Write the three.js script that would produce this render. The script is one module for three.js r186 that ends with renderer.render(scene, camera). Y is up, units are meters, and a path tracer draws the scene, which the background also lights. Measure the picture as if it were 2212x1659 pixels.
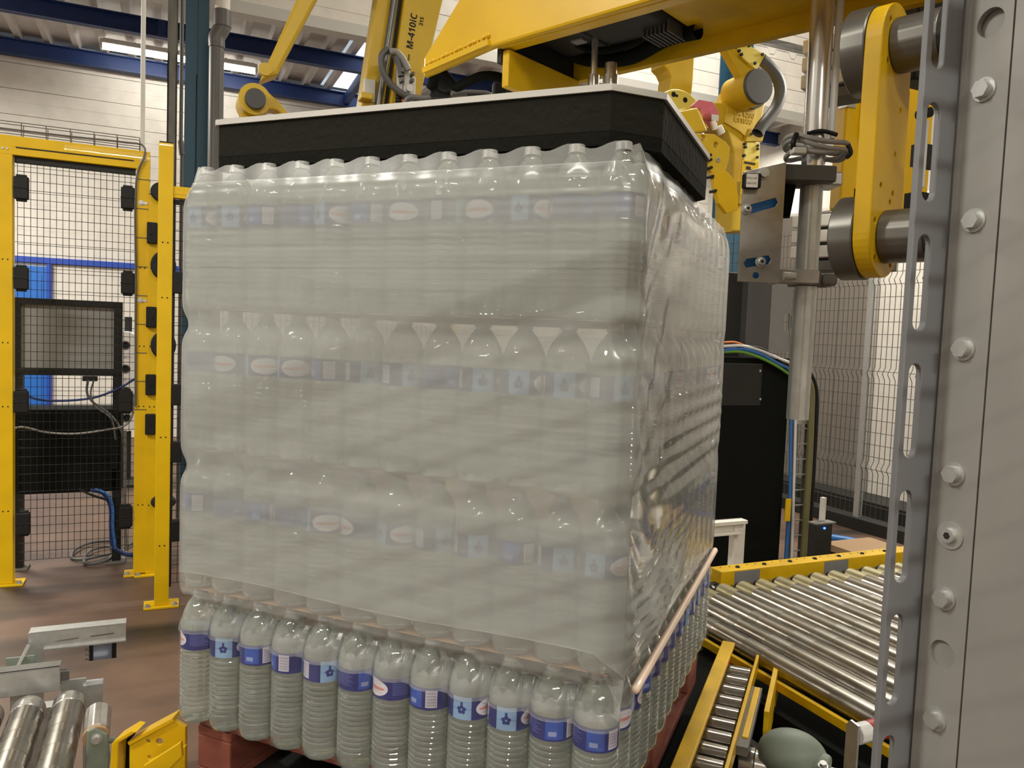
import * as THREE from 'three';
import { RoundedBoxGeometry } from 'three/addons/geometries/RoundedBoxGeometry.js';
import { mergeGeometries, toCreasedNormals } from 'three/addons/utils/BufferGeometryUtils.js';
import { TextGeometry } from 'three/addons/geometries/TextGeometry.js';
import { FontLoader } from 'three/addons/loaders/FontLoader.js';
import { RectAreaLightUniformsLib } from 'three/addons/lights/RectAreaLightUniformsLib.js';

// ---------- camera, sky, lights, exposure ----------
const scene = new THREE.Scene();
const EYE = 1.5, PITCH = 3.611 * Math.PI / 180, ROLL = 2.243 * Math.PI / 180, FOCAL = 1682.7;
const camera = new THREE.PerspectiveCamera(2 * Math.atan(829.5 / FOCAL) * 180 / Math.PI, 2212 / 1659, 0.05, 60);
camera.rotation.order = 'YXZ';
camera.position.set(0, EYE, 0);
camera.rotation.set(-PITCH, 0, ROLL);
scene.add(camera);
scene.background = new THREE.Color(0x1b1c1e);
const renderer = new THREE.WebGLRenderer({ antialias: true });
renderer.toneMapping = THREE.LinearToneMapping;
renderer.toneMappingExposure = 4.7;
renderer.shadowMap.enabled = true;
RectAreaLightUniformsLib.init();
const LAMP_WARM = new THREE.Color().setRGB(1.0, 0.955, 0.85);
// tube lamps of the hall in the building's grid: [along, across, height, length, radiance, label, category]
const LAMPS = [
  [null, 10.25, 4.2, 2.05, 5, 'glowing tube lamp hung before the blue eaves beam, left of the yellow robot arm'],
  [-3.1, 1.9, 4.4, 1.6, 115, 'tube lamp hung high to the left of the wrapped pallet load'],
  [-0.2, -3.9, 4.1, 2.4, 88, 'tube lamp hung behind the viewpoint over the safety fence'],
  [-4.6, -1.6, 6.0, 2.4, 50, 'tube lamp hung high over the left side of the hall, behind the viewpoint'],
  [2.6, -3.2, 6.2, 2.4, 80, 'tube lamp hung high over the right side of the hall, behind the viewpoint'],
  [0.6, 0.2, 5.6, 1.6, 25, 'tube lamp hung high above the yellow press frame'],
  [5.7, 4.2, 4.0, 1.6, 85, 'tube lamp hung between the bent-wire fence and the white side wall'],
  [4.4, 5.4, 6.3, 1.6, 120, 'tube lamp hung under the high roof before the white bulkhead'],
  [-2.6, 7.9, 4.3, 1.6, 190, 'tube lamp hung over the floor behind the mesh gate'],
  [4.87, 9.2, 4.05, 1.6, 60, 'tube lamp hung in the low bay on the far right'],
];

// ---------- geometry of the place: three headings, and sight lines from photograph pixels to real planes ----------
const RAD = Math.PI / 180, YAW_BUILDING = 24.23, YAW_LOAD = -22.92, YAW_MACHINE = -41.17, YAW_LINK = -45;
function ray(px, py) {
  const X = (px - 1106) / FOCAL, Y = -(py - 829.5) / FOCAL, cr = Math.cos(ROLL), sr = Math.sin(ROLL), cp = Math.cos(PITCH), sp = Math.sin(PITCH);
  const x = X * cr - Y * sr, y = X * sr + Y * cr;
  return new THREE.Vector3(x, -sp + y * cp, -(cp + y * sp));
}
function at(px, py, depth) { const r = ray(px, py); return r.multiplyScalar(depth / -r.z).add(new THREE.Vector3(0, EYE, 0)); }
class Frame {
  constructor(origin, yaw) {
    this.origin = origin.clone(); this.yaw = yaw * RAD;
    this.q = new THREE.Quaternion().setFromAxisAngle(new THREE.Vector3(0, 1, 0), this.yaw); this.qi = this.q.clone().invert();
    this.eye = new THREE.Vector3(0, EYE, 0).sub(this.origin).applyQuaternion(this.qi);
  }
  hit(px, py, axis, c) { const r = ray(px, py).applyQuaternion(this.qi); return r.multiplyScalar((c - this.eye[axis]) / r[axis]).add(this.eye); }
  z(c, pts) { return pts.map(([a, b]) => { const p = this.hit(a, b, 'z', c); return [p.x, p.y]; }); }   // plane z = c  -> [x, y]
  x(c, pts) { return pts.map(([a, b]) => { const p = this.hit(a, b, 'x', c); return [-p.z, p.y]; }); }  // plane x = c  -> [-z, y]
  y(c, pts) { return pts.map(([a, b]) => { const p = this.hit(a, b, 'y', c); return [p.x, p.z]; }); }   // plane y = c  -> [x, z]
  world(x, y, z) { return new THREE.Vector3(x, y, z).applyQuaternion(this.q).add(this.origin); }
  local(p) { return p.clone().sub(this.origin).applyQuaternion(this.qi); }
}
const O = new THREE.Vector3();
const BF = new Frame(O, YAW_BUILDING), MF = new Frame(O, YAW_MACHINE), QF = new Frame(O, YAW_LINK);
const LF = new Frame(new THREE.Vector3(0.206, 0, -1.351), YAW_LOAD);      // near right bottom corner of the load

// ---------- helpers ----------
let seed = 7;
function rnd() { seed = (seed * 1664525 + 1013904223) >>> 0; return seed / 4294967296; }
const taken = {};
function numbered(n) { const k = taken[n] = (taken[n] ?? -1) + 1; return k ? `${n}_${String(k).padStart(3, '0')}` : n; }
function thing(name, label, category, frame, pos = [0, 0, 0], group) {
  const o = new THREE.Group(); o.name = numbered(name);
  o.position.copy(frame.world(...pos)); o.rotation.y = frame.yaw;
  o.userData = { label, category }; if (group) o.userData.group = group;
  o.off = new THREE.Vector3(...pos);
  scene.add(o); return o;
}
function structure(name, frame = BF, pos = [0, 0, 0]) {
  const o = new THREE.Group(); o.name = name; o.userData = { kind: 'structure' }; o.position.copy(frame.world(...pos)); o.rotation.y = frame.yaw;
  o.off = new THREE.Vector3(...pos); scene.add(o); return o;
}
function metric(g) {                                          // uv in metres, by the face's main direction
  g = g.index ? g.toNonIndexed() : g;
  const p = g.attributes.position, uv = new Float32Array(p.count * 2), a = new THREE.Vector3(), b = new THREE.Vector3(), c = new THREE.Vector3();
  for (let i = 0; i < p.count; i += 3) {
    a.fromBufferAttribute(p, i); b.fromBufferAttribute(p, i + 1); c.fromBufferAttribute(p, i + 2);
    const n = b.clone().sub(a).cross(c.clone().sub(a)), x = Math.abs(n.x), y = Math.abs(n.y), z = Math.abs(n.z);
    [a, b, c].forEach((v, k) => { const w = y >= x && y >= z ? [v.x, v.z] : x >= z ? [v.z, v.y] : [v.x, v.y]; uv[(i + k) * 2] = w[0]; uv[(i + k) * 2 + 1] = w[1]; });
  }
  g.setAttribute('uv', new THREE.BufferAttribute(uv, 2)); return g;
}
function join(list, keepUv) {
  list = [].concat(list).map(g => { g = keepUv ? (g.index ? g.toNonIndexed() : g) : metric(g); for (const k of Object.keys(g.attributes)) if (!['position', 'normal', 'uv'].includes(k)) g.deleteAttribute(k); return g; });
  return list.length > 1 ? mergeGeometries(list) : list[0];
}
function part(parent, name, geoms, mat, opt = {}) {
  const m = new THREE.Mesh(join(geoms, opt.uv), mat); m.name = name; m.castShadow = m.receiveShadow = true;
  if (parent.off && !opt.own) m.position.copy(parent.off).negate();      // shapes are given in the frame's axes, the thing stands at its base
  if (opt.label) m.userData.label = opt.label; if (opt.kind) m.userData.kind = opt.kind;
  parent.add(m); return m;
}
function parts(parent, name, list, mat, opt) { return list.map(g => part(parent, name, g, mat, opt)); }
function sub(parent, name, geoms, mat, opt = {}) { return part(parent, name, geoms, mat, { ...opt, own: true }); }
function box(x0, x1, y0, y1, z0, z1, r = 0, seg = 2) {
  const w = Math.abs(x1 - x0), h = Math.abs(y1 - y0), d = Math.abs(z1 - z0), k = Math.min(r, w * .45, h * .45, d * .45);
  const g = k > 0 ? new RoundedBoxGeometry(w, h, d, seg, k) : new THREE.BoxGeometry(w, h, d);
  return g.translate((x0 + x1) / 2, (y0 + y1) / 2, (z0 + z1) / 2);
}
const UPV = new THREE.Vector3(0, 1, 0);
function rod(a, b, r, r2 = r, seg = 20, bev = 0) {             // cylinder from a to b, with a small chamfer
  const A = new THREE.Vector3(...a), B = new THREE.Vector3(...b), L = A.distanceTo(B), d = B.clone().sub(A).normalize();
  const g = bev ? new THREE.LatheGeometry([[0.0001, 0], [r - bev, 0], [r, bev], [r2, L - bev], [r2 - bev, L], [0.0001, L]].map(p => new THREE.Vector2(...p)), seg) : new THREE.CylinderGeometry(r2, r, L, seg).translate(0, L / 2, 0);
  return (bev ? toCreasedNormals(g, .6) : g).applyQuaternion(new THREE.Quaternion().setFromUnitVectors(UPV, d)).translate(...a);
}
function ring(a, b, r, ri, seg = 28) {                          // hollow sleeve
  const A = new THREE.Vector3(...a), B = new THREE.Vector3(...b), L = A.distanceTo(B), d = B.clone().sub(A).normalize();
  const g = new THREE.LatheGeometry([[ri, 0], [r, 0], [r, L], [ri, L], [ri, 0]].map(p => new THREE.Vector2(...p)), seg);
  return toCreasedNormals(g, .5).applyQuaternion(new THREE.Quaternion().setFromUnitVectors(UPV, d)).translate(...a);
}
function hose(pts, r, seg = 40, rs = 8, closed = false) { return new THREE.TubeGeometry(new THREE.CatmullRomCurve3(pts.map(p => p.isVector3 ? p : new THREE.Vector3(...p)), closed), seg, r, rs, closed); }
function bar(a, b, w, h) {                                      // square bar from a to b
  const A = new THREE.Vector3(...a), B = new THREE.Vector3(...b), L = A.distanceTo(B), m = new THREE.Matrix4().lookAt(A, B, UPV);
  return new THREE.BoxGeometry(w, h, L).applyMatrix4(m).translate(...A.clone().add(B).multiplyScalar(.5).toArray());
}
function shape2(pts, holes = []) {
  const s = new THREE.Shape(pts.map(p => new THREE.Vector2(...p)));
  for (const h of holes) s.holes.push(new THREE.Path(h.map(p => new THREE.Vector2(...p))));
  return s;
}
function plateZ(pts, z, t, holes = [], bev = 0) {               // outline [x, y] standing at z, thickness t away from the front
  const g = new THREE.ExtrudeGeometry(shape2(pts, holes), { depth: Math.max(t - 2 * bev, 1e-4), bevelEnabled: bev > 0, bevelSize: bev, bevelThickness: bev, bevelOffset: -bev, bevelSegments: 2, curveSegments: 12 });
  return g.translate(0, 0, z - t + bev);
}
function plateX(pts, x, t, holes = [], bev = 0) { return plateZ(pts, 0, t, holes, bev).rotateY(Math.PI / 2).translate(x, 0, 0); }   // outline [-z, y] in the plane x, thickness towards -x
function plateY(pts, y, t, holes = []) { return plateZ(pts.map(([a, b]) => [a, -b]), 0, t, holes.map(h => h.map(([a, b]) => [a, -b]))).rotateX(-Math.PI / 2).translate(0, y, 0); } // outline [x, z], thickness downwards
function circle(cx, cy, r, n = 24) { return Array.from({ length: n }, (_, i) => [cx + r * Math.cos(i / n * 2 * Math.PI), cy + r * Math.sin(i / n * 2 * Math.PI)]); }
function slot(cx, cy, w, h, n = 8) {                            // upright stadium
  const r = w / 2, out = [];
  for (let i = 0; i <= n; i++) { const a = i / n * Math.PI; out.push([cx + r * Math.cos(a), cy + h / 2 - r + r * Math.sin(a)]); }
  for (let i = 0; i <= n; i++) { const a = Math.PI + i / n * Math.PI; out.push([cx + r * Math.cos(a), cy - h / 2 + r + r * Math.sin(a)]); }
  return out;
}
function hexBolt(r, h, washer = true) {                         // head upwards, for placing
  const out = [new THREE.CylinderGeometry(r * .93, r, h, 6).translate(0, h / 2 + .15 * h, 0)];
  if (washer) out.push(new THREE.CylinderGeometry(r * 1.25, r * 1.25, h * .25, 20).translate(0, h * .12, 0));
  return out;
}
function aim(geoms, p, dir) { const q = new THREE.Quaternion().setFromUnitVectors(UPV, new THREE.Vector3(...dir).normalize()); return [].concat(geoms).map(g => g.applyQuaternion(q).translate(...p)); }

// ---------- materials ----------
function hash(i, j, s) { let n = Math.imul(i, 374761393) + Math.imul(j, 668265263) + Math.imul(s, 974634777) | 0; n = Math.imul(n ^ n >>> 13, 1274126177); return ((n ^ n >>> 16) >>> 0) / 4294967296; }
function noise(x, y, s, px, py) {
  const i = Math.floor(x), j = Math.floor(y), f = x - i, g = y - j, u = f * f * (3 - 2 * f), v = g * g * (3 - 2 * g), w = (a, n) => ((a % n) + n) % n;
  const h = (a, b) => hash(w(a, px), w(b, py), s);
  return (h(i, j) * (1 - u) + h(i + 1, j) * u) * (1 - v) + (h(i, j + 1) * (1 - u) + h(i + 1, j + 1) * u) * v;
}
function fractal(x, y, s, px, py, oct) { let a = 0, w = .5, t = 0; for (let o = 0; o < oct; o++) { a += w * noise(x, y, s + o, px, py); t += w; x *= 2; y *= 2; px *= 2; py *= 2; w *= .5; } return a / t; }
function texture(size, fn, repeat, srgb) {
  const d = new Uint8Array(size * size * 4);
  for (let j = 0; j < size; j++) for (let i = 0; i < size; i++) { const c = fn(i / size, j / size); for (let k = 0; k < 3; k++) d[(j * size + i) * 4 + k] = Math.max(0, Math.min(255, 255 * (c.length ? c[k] : c))); d[(j * size + i) * 4 + 3] = 255; }
  const t = new THREE.DataTexture(d, size, size); t.wrapS = t.wrapT = THREE.RepeatWrapping; t.magFilter = THREE.LinearFilter; t.minFilter = THREE.LinearFilter; t.repeat.set(...repeat);
  if (srgb) t.colorSpace = THREE.SRGBColorSpace; t.needsUpdate = true; return t;
}
const dirtMap = texture(512, (x, y) => .80 + .2 * Math.pow(fractal(x * 6, y * 6, 3, 6, 6, 5), .8), [1.7, 1.7]);
const smudgeMap = texture(512, (x, y) => { const f = fractal(x * 5, y * 5, 21, 5, 5, 5); return .62 + .38 * Math.min(1, f * 1.6); }, [2.3, 2.3]);
const brushed = texture(256, (x, y) => .55 + .45 * (.6 * noise(x * 3, y * 180, 5, 3, 180) + .4 * fractal(x * 8, y * 8, 9, 8, 8, 3)), [4, 4]);
const fineBump = texture(256, (x, y) => fractal(x * 32, y * 32, 11, 32, 32, 3), [3, 3]);
const spangle = texture(256, (x, y) => .78 + .22 * fractal(x * 14, y * 14, 31, 14, 14, 3), [5, 5]);
const lin = (r, g, b) => new THREE.Color().setRGB(r, g, b);
const std = (color, roughness, metalness = 0, more = {}) => new THREE.MeshStandardMaterial({ color, roughness, metalness, ...more });
const phys = (color, roughness, more = {}) => new THREE.MeshPhysicalMaterial({ color, roughness, ...more });
const M = {
  yellow: phys(lin(.70, .425, .002), .38, { specularIntensity: .7, clearcoat: .18, clearcoatRoughness: .2, map: dirtMap }),
  yellowWorn: phys(lin(.70, .43, .004), .45, { specularIntensity: .6, clearcoat: .1, clearcoatRoughness: .3, map: smudgeMap }),
  yellowPost: phys(lin(.80, .51, .002), .45, { specularIntensity: .6, clearcoat: .08, map: dirtMap }),
  robot: phys(lin(.66, .44, .02), .45, { specularIntensity: .7, clearcoat: .12, clearcoatRoughness: .3, map: dirtMap }),
  robotPlate: std(lin(.78, .62, .10), .5),
  blueSteel: std(lin(.008, .032, .15), .5, 0, { map: dirtMap }),
  blueRail: std(lin(.008, .055, .40), .5),
  sensorBlue: std(lin(.03, .16, .42), .4),
  blueDoor: std(lin(.012, .15, .58), .45, 0, { map: dirtMap }),
  teal: std(lin(.018, .07, .115), .5, 0, { map: dirtMap }),
  white: std(lin(.74, .70, .64), .6, 0, { map: dirtMap }),
  roof: std(lin(.66, .63, .60), .6, 0, { map: dirtMap }),
  taupe: std(lin(.20, .175, .15), .7),
  grime: std(lin(.16, .155, .14), .7, .2, { map: smudgeMap }),
  galv: std(lin(.56, .57, .56), .42, .7, { map: spangle }),
  steel: std(lin(.60, .59, .56), .34, .95, { roughnessMap: brushed, map: spangle }),
  brushedPlate: std(lin(.44, .42, .39), .38, .8, { map: spangle }),
  roller: std(lin(.38, .36, .32), .24, .95, { map: smudgeMap }), rollerWorn: std(lin(.29, .275, .24), .32, .95, { map: smudgeMap }), rollerYellow: std(lin(.36, .32, .19), .4, .7, { map: smudgeMap }),
  chrome: std(lin(.84, .85, .86), .2, .9),
  castIron: std(lin(.17, .165, .15), .38, .75, { map: dirtMap }),
  mast: std(lin(.30, .295, .28), .5, .15, { map: dirtMap }),
  mastFlange: std(lin(.215, .22, .235), .5, .2, { map: dirtMap }),
  black: phys(lin(.012, .012, .012), .5, { specularIntensity: .5 }),
  blackMatt: phys(lin(.006, .007, .006), .85, { specularIntensity: .2 }),
  dark: phys(lin(.024, .024, .022), .6, { specularIntensity: .5, map: dirtMap }),
  darkGrey: std(lin(.075, .075, .073), .6, 0, { map: dirtMap }),
  midGrey: std(lin(.22, .22, .22), .55, 0, { map: dirtMap }),
  foam: phys(lin(.014, .0138, .0105), .92, { specularIntensity: .3, bumpMap: fineBump, bumpScale: .002 }),
  foamDark: phys(lin(.008, .008, .006), .95, { specularIntensity: .3, bumpMap: fineBump, bumpScale: .002 }),
  trayEdge: std(lin(.50, .49, .46), .5, .4),
  alu: std(lin(.80, .77, .70), .5, 0),
  groove: std(lin(.05, .05, .045), .7),
  cable: std(lin(.10, .10, .098), .5), cableGrey: std(lin(.26, .25, .235), .5), cableBlue: std(lin(.03, .14, .42), .4), cableDarkBlue: std(lin(.01, .03, .16), .45), cableOrange: std(lin(.65, .17, .03), .5), cableGreen: std(lin(.12, .3, .04), .5), cableOlive: std(lin(.14, .13, .05), .45), cableWhite: std(lin(.6, .6, .58), .45),
  pipe: std(lin(.095, .09, .085), .42),
  pinkGuard: phys(lin(.62, .16, .20), .35, { clearcoat: .4 }),
  redPaint: std(lin(.42, .02, .015), .5), greenGrey: std(lin(.21, .25, .205), .55, 0, { map: dirtMap }),
  wood: std(lin(.21, .058, .036), .8, 0, { map: smudgeMap, bumpMap: fineBump, bumpScale: .001 }),
  card: std(lin(.34, .22, .12), .85),
  floor: null, screenGrey: std(lin(.24, .24, .23), .6), plastic: std(lin(.62, .61, .58), .5), wire: std(lin(.010, .010, .009), .55, .2), wireGrey: std(lin(.075, .07, .06), .5, .3),
  reflector: phys(lin(.22, .24, .33), .18, { clearcoat: 1, metalness: .5 }),
  paper: std(lin(.75, .72, .68), .7), led: std(lin(.02, .05, .6), .4, 0, { emissive: lin(.02, .08, 1), emissiveIntensity: 2 }),
  skylight: std(lin(.9, .93, .95), .5, 0, { emissive: lin(.80, .90, 1.0), emissiveIntensity: .5 }),
  glow: std(lin(1, 1, 1), .5, 0, { emissive: LAMP_WARM, emissiveIntensity: 3 }),
};
M.floor = std(lin(1, 1, 1), .48, 0, {
  map: texture(1024, (x, y) => {
    const a = fractal(x * 5, y * 5, 41, 5, 5, 6), b = fractal(x * 40, y * 40, 47, 40, 40, 3), c = Math.max(0, fractal(x * 3, y * 14, 53, 3, 14, 4) - .55) * 1.6, k = .80 + .42 * (a - .5) + .12 * (b - .5) - c * .9;
    return [.47 * k + .02, .36 * k + .02, .295 * k + .015];
  }, [.28, .28], true),
});

// ---------- the hall ----------
const U0 = -7.5, U1 = 8.5, V0 = -6.5, V1 = 11, VB = 7.0, LOW = 4.76, HIGH = 6.8, T = .2;
const floor = structure('floor'); part(floor, 'slab', box(U0 - T, U1 + T, -.2, 0, -(V1 + T), -(V0 - T)), M.floor);
// far wall of horizontal sandwich planks with recessed joints
function plankWall(name, v, y0, y1, u0, u1, pitch) {
  const w = structure(name); part(w, 'backing', box(u0, u1, y0, y1, -(v + T), -(v + .03)), M.groove);
  const n = Math.round((y1 - y0) / pitch), h = (y1 - y0) / n;
  for (let i = 0; i < n; i++) part(w, 'plank', [box(u0, u1, y0 + i * h, y0 + (i + .5) * h - .002, -(v + .03), -v), box(u0, u1, y0 + (i + .5) * h + .002, y0 + (i + 1) * h - .006, -(v + .03), -v), box(u0, u1, y0 + (i + .48) * h, y0 + (i + .52) * h, -(v + .03), -(v + .003))], M.white);
  return w;
}
plankWall('wall_back', V1, 0, LOW, U0, U1, .30);
plankWall('wall_bulkhead', VB, 4.1, HIGH, U0, U1, .30);
for (const [n, a, b, c, d] of [['wall_left', U0 - T, U0, V0 - T, V1 + T], ['wall_right', U1, U1 + T, V0 - T, V1 + T], ['wall_front', U0, U1, V0 - T, V0]]) { const w = structure(n); part(w, 'sheet', box(a, b, 0, HIGH, -d, -c), M.white); }
const beading = structure('trim_1'); part(beading, 'edge_strip', [box(U0, U1, 4.06, 4.1, -(VB + .12), -(VB - .02)), box(U0, U1, 4.1, 4.16, -(VB), -(VB - .012))], M.trayEdge);
// roofs
const roofHigh = structure('ceiling'); part(roofHigh, 'roof_sheet', box(U0, U1, HIGH, HIGH + .15, -VB - T, -V0), M.roof);
const roofLow = structure('ceiling_low');
const SKY0 = 1.92, SKY1 = 2.95;
function corrugated(u0, u1) {
  const P = .30, prof = [];
  for (let u = u0; u < u1 - .01; u += P) prof.push([u, 0], [u + .16, 0], [u + .19, -.06], [u + .25, -.06], [u + .28, 0]);
  prof.push([u1, 0]); const out = prof.concat(prof.slice().reverse().map(([a, b]) => [a, b + .012]));
  return plateZ(out.map(([a, b]) => [a, LOW + .03 + b]), -VB, V1 - VB);
}
part(roofLow, 'roof_sheet', corrugated(U0, SKY0), M.roof); part(roofLow, 'roof_sheet', corrugated(SKY1, U1), M.roof);
part(roofLow, 'insulation', box(U0, SKY0, LOW + .05, LOW + .15, -V1, -VB), M.groove); part(roofLow, 'insulation', box(SKY1, U1, LOW + .05, LOW + .15, -V1, -VB), M.groove);
part(roofLow, 'skylight', box(SKY0, SKY1, LOW + .03, LOW + .06, -V1, -VB), M.skylight, { label: 'bright daylit roof light' });
// blue steel: eaves beam, purlin, tie
function iBeam(u0, u1, y0, y1, v, w) { return [box(u0, u1, y0, y0 + .014, -(v + w / 2), -(v - w / 2)), box(u0, u1, y1 - .014, y1, -(v + w / 2), -(v - w / 2)), box(u0, u1, y0, y1, -(v + .006), -(v - .006))]; }
const beamLow = structure('trim_2'); part(beamLow, 'eaves_beam', iBeam(U0, U1, 4.52, 4.70, V1 - .1, .12), M.blueSteel);
part(beamLow, 'bolt_plate', box(.02, .1, 4.54, 4.68, -(V1 - .17), -(V1 - .15)), M.blueSteel);
const purlin = structure('trim_3'); part(purlin, 'purlin', iBeam(U0, U1, 4.52, 4.70, 9.4, .1), M.blueSteel);
part(purlin, 'bolt_plate', box(-.08, .0, 4.53, 4.69, -9.34, -9.325), M.blueSteel); 
const tie = structure('trim_4'); part(tie, 'tie_beam', bar([2.2, 4.6, -9.4], [2.25, 4.6, -10.9], .07, .12), M.blueSteel);
const tie2 = structure('trim_5'); part(tie2, 'tie_beam', bar([6.9, 4.62, -9.4], [7.3, 4.62, -10.9], .07, .12), M.blueSteel);
// blue rail and blue door on the far wall
const rail = structure('trim_6'); part(rail, 'wall_rail', box(-6, 2.2, 2.14, 2.21, -(V1), -(V1 - .05), .004), M.blueRail);
{
  const p = BF.z(-(V1 - .05), [[20, 620], [101, 620]]), d = structure('door_1');
  part(d, 'door_leaf', [box(p[0][0], p[1][0], 0, 2.10, -V1, -(V1 - .05), .004), box(p[0][0] + .3, p[0][0] + .33, .1, 2.0, -V1, -(V1 - .06))], M.blueDoor);
  part(d, 'door_frame', [box(p[1][0], p[1][0] + .05, 0, 2.14, -V1, -(V1 - .07))], M.blueRail);
}
// teal columns, stained steel post, downpipe, thin pipe
function column(px0, px1, py, v, h, name) {
  const [[a], [b]] = BF.z(-v, [[px0, py], [px1, py]]), c = structure(name), w = b - a;
  part(c, 'steel_section', [box(a, b, 0, h, -v - .014, -v), box(a, b, 0, h, -v - w, -v - w + .014), box((a + b) / 2 - .006, (a + b) / 2 + .006, 0, h, -v - w, -v)], M.teal); return c;
}
column(400, 450, 190, 6.6, HIGH, 'column_1'); column(1585, 1624, 170, 6.75, HIGH, 'column_2');
{
  const v = 6.2, [[a], [b]] = BF.z(-v, [[361, 200], [383, 200]]);
  const t = thing('steel_post', 'grimy grey steel post standing just left of the teal column', 'post', BF, [(a + b) / 2, 0, -v]);
  part(t, 'channel', [box(a, b, 0, HIGH, -v - .012, -v), box(a, a + .012, 0, HIGH, -v - .09, -v), box(b - .012, b, 0, HIGH, -v - .09, -v)], M.grime);
  part(t, 'foot_plate', box(a - .05, b + .05, 0, .012, -v - .12, -v + .05), M.grime);
  const [[c]] = BF.z(-6.4, [[394, 260]]);
  const d = thing('conduit', 'thin dark conduit between the grimy post and the teal column', 'conduit', BF, [c, 0, -6.4]);
  parts(d, 'tube', [rod([c, 0, -6.4], [c, 2.75, -6.4], .014), rod([c - .01, 2.82, -6.4], [c - .01, 4.4, -6.4], .014)], M.cable);
  part(d, 'coupling', rod([c, 2.74, -6.4], [c - .01, 2.84, -6.4], .02), M.cable);
}
{
  const v = 6.45, c = BF.z(-v, [[467, 180], [474, 52], [472, 10]]);
  const t = thing('downpipe', 'dark grey plastic downpipe with an elbow, right of the teal column', 'pipe', BF, [c[0][0], 0, -v]);
  const x = c[0][0], x2 = c[1][0] + .02, y = c[1][1];
  part(t, 'lower_pipe', rod([x, 0, -v], [x, y - .16, -v], .055, .055, 24), M.pipe);
  part(t, 'elbow', [hose([[x, y - .18, -v], [x, y - .10, -v], [x2, y - .02, -v], [x2, y + .05, -v]], .06, 24, 20), rod([x2, y - .02, -v], [x2, y + .1, -v], .066, .066, 24)], M.pipe);
  part(t, 'upper_pipe', rod([x2, y, -v], [x2, HIGH, -v], .055, .055, 24), M.white);
}
{
  const v = 5.4, [[x]] = BF.z(-v, [[309, 160]]);
  const t = thing('standpipe', 'thin pale vertical pipe rising behind the mesh gate top', 'pipe', BF, [x, 0, -v]);
  part(t, 'tube', rod([x, 0, -v], [x, HIGH, -v], .0135, .0135, 16), M.plastic); part(t, 'base_flange', rod([x, 0, -v], [x, .02, -v], .05), M.galv);
}

// ---------- lamps ----------
LAMPS.forEach(([u, v, h, len, I, label], i) => {
  if (u === null) { const p = BF.z(-v, [[222, 100], [550, 155]]); u = (p[0][0] + p[1][0]) / 2; h = (p[0][1] + p[1][1]) / 2; len = p[1][0] - p[0][0]; }
  const t = thing('tube_lamp', label, 'lamp', BF, [u, h, -v]);
  if (v === 9.2) { const p = BF.z(-v, [[1566, 292]])[0]; u = p[0] - .2; h = p[1]; t.position.copy(BF.world(u, h, -v)); t.off.set(u, h, -v); }
  const L = len / 2, top = v > VB ? LOW - .06 : HIGH;
  part(t, 'housing', [box(u - L, u + L, h + .03, h + .085, -v - .06, -v + .06, .012), box(u - L - .03, u - L, h - .03, h + .08, -v - .05, -v + .05, .01), box(u + L, u + L + .03, h - .03, h + .08, -v - .05, -v + .05, .01)], M.plastic);
  part(t, 'lamp_tube', rod([u - L, h, -v], [u + L, h, -v], .03, .03, 20), M.glow);
  for (const s of [-.6, .6]) part(t, 'hanger', rod([u + s * L, h + .08, -v], [u + s * L, top, -v], .005, .005, 8), M.wire);
  const l = new THREE.RectAreaLight(LAMP_WARM, I, len, .07); l.name = 'tube_light'; l.castShadow = true;
  l.position.set(0, -.034, 0); l.rotation.x = -Math.PI / 2; t.add(l);
  if (i === 0) { const back = new THREE.RectAreaLight(LAMP_WARM, I * .8, len, .06); back.name = 'tube_light'; back.position.set(0, 0, -.034); t.add(back); }   // the tube also shines at the wall behind it
});

// ---------- safety fence ----------
function wireMesh(x0, x1, y0, y1, z, px, py, r = .0016) {
  const g = [], n = Math.round((x1 - x0) / px), k = Math.round((y1 - y0) / py);
  const V = new THREE.CylinderGeometry(r, r, y1 - y0, 5, 1, true), H = new THREE.CylinderGeometry(r, r, x1 - x0, 5, 1, true).rotateZ(Math.PI / 2);
  for (let i = 0; i <= n; i++) g.push(V.clone().translate(x0 + (x1 - x0) * i / n, (y0 + y1) / 2, z));
  for (let i = 0; i <= k; i++) g.push(H.clone().translate((x0 + x1) / 2, y0 + (y1 - y0) * i / k, z + 2 * r));
  return g;
}
function fencePost(t, x, z, h, w = .07, holes = [.42, 1.0, 1.35, 1.8]) {
  const p = part(t, 'post', [box(x - w / 2, x + w / 2, .012, h, z - w / 2, z + w / 2, .004), ], M.yellowPost);
  sub(p, 'post_cap', box(x - w / 2 + .003, x + w / 2 - .003, h - .001, h + .006, z - w / 2 + .003, z + w / 2 - .003), M.black);
  const f = sub(p, 'foot_plate', box(x - .085, x + .085, 0, .012, z - .06, z + .06, .003), M.yellowPost);
  sub(p, 'foot_bolt', [...aim(hexBolt(.012, .012), [x - .066, .012, z + .042], [0, 1, 0]), ...aim(hexBolt(.012, .012), [x + .066, .012, z + .042], [0, 1, 0])], M.galv);
  sub(p, 'screw_hole', holes.flatMap(y => [-.012, .012].map(d => rod([x + d, y, z + w / 2 - .001], [x + d, y, z + w / 2 + .0008], .004, .004, 10))), M.black);
  return p;
}
const hinge = (x, y, z) => [box(x - .035, x + .035, y - .06, y + .06, z - .012, z + .025, .006), box(x - .025, x + .025, y + .058, y + .072, z - .008, z + .012, .003), box(x - .025, x + .025, y - .072, y - .058, z - .008, z + .012, .003), box(x - .037, x + .037, y - .004, y + .004, z + .02, z + .029, .002)];
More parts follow.
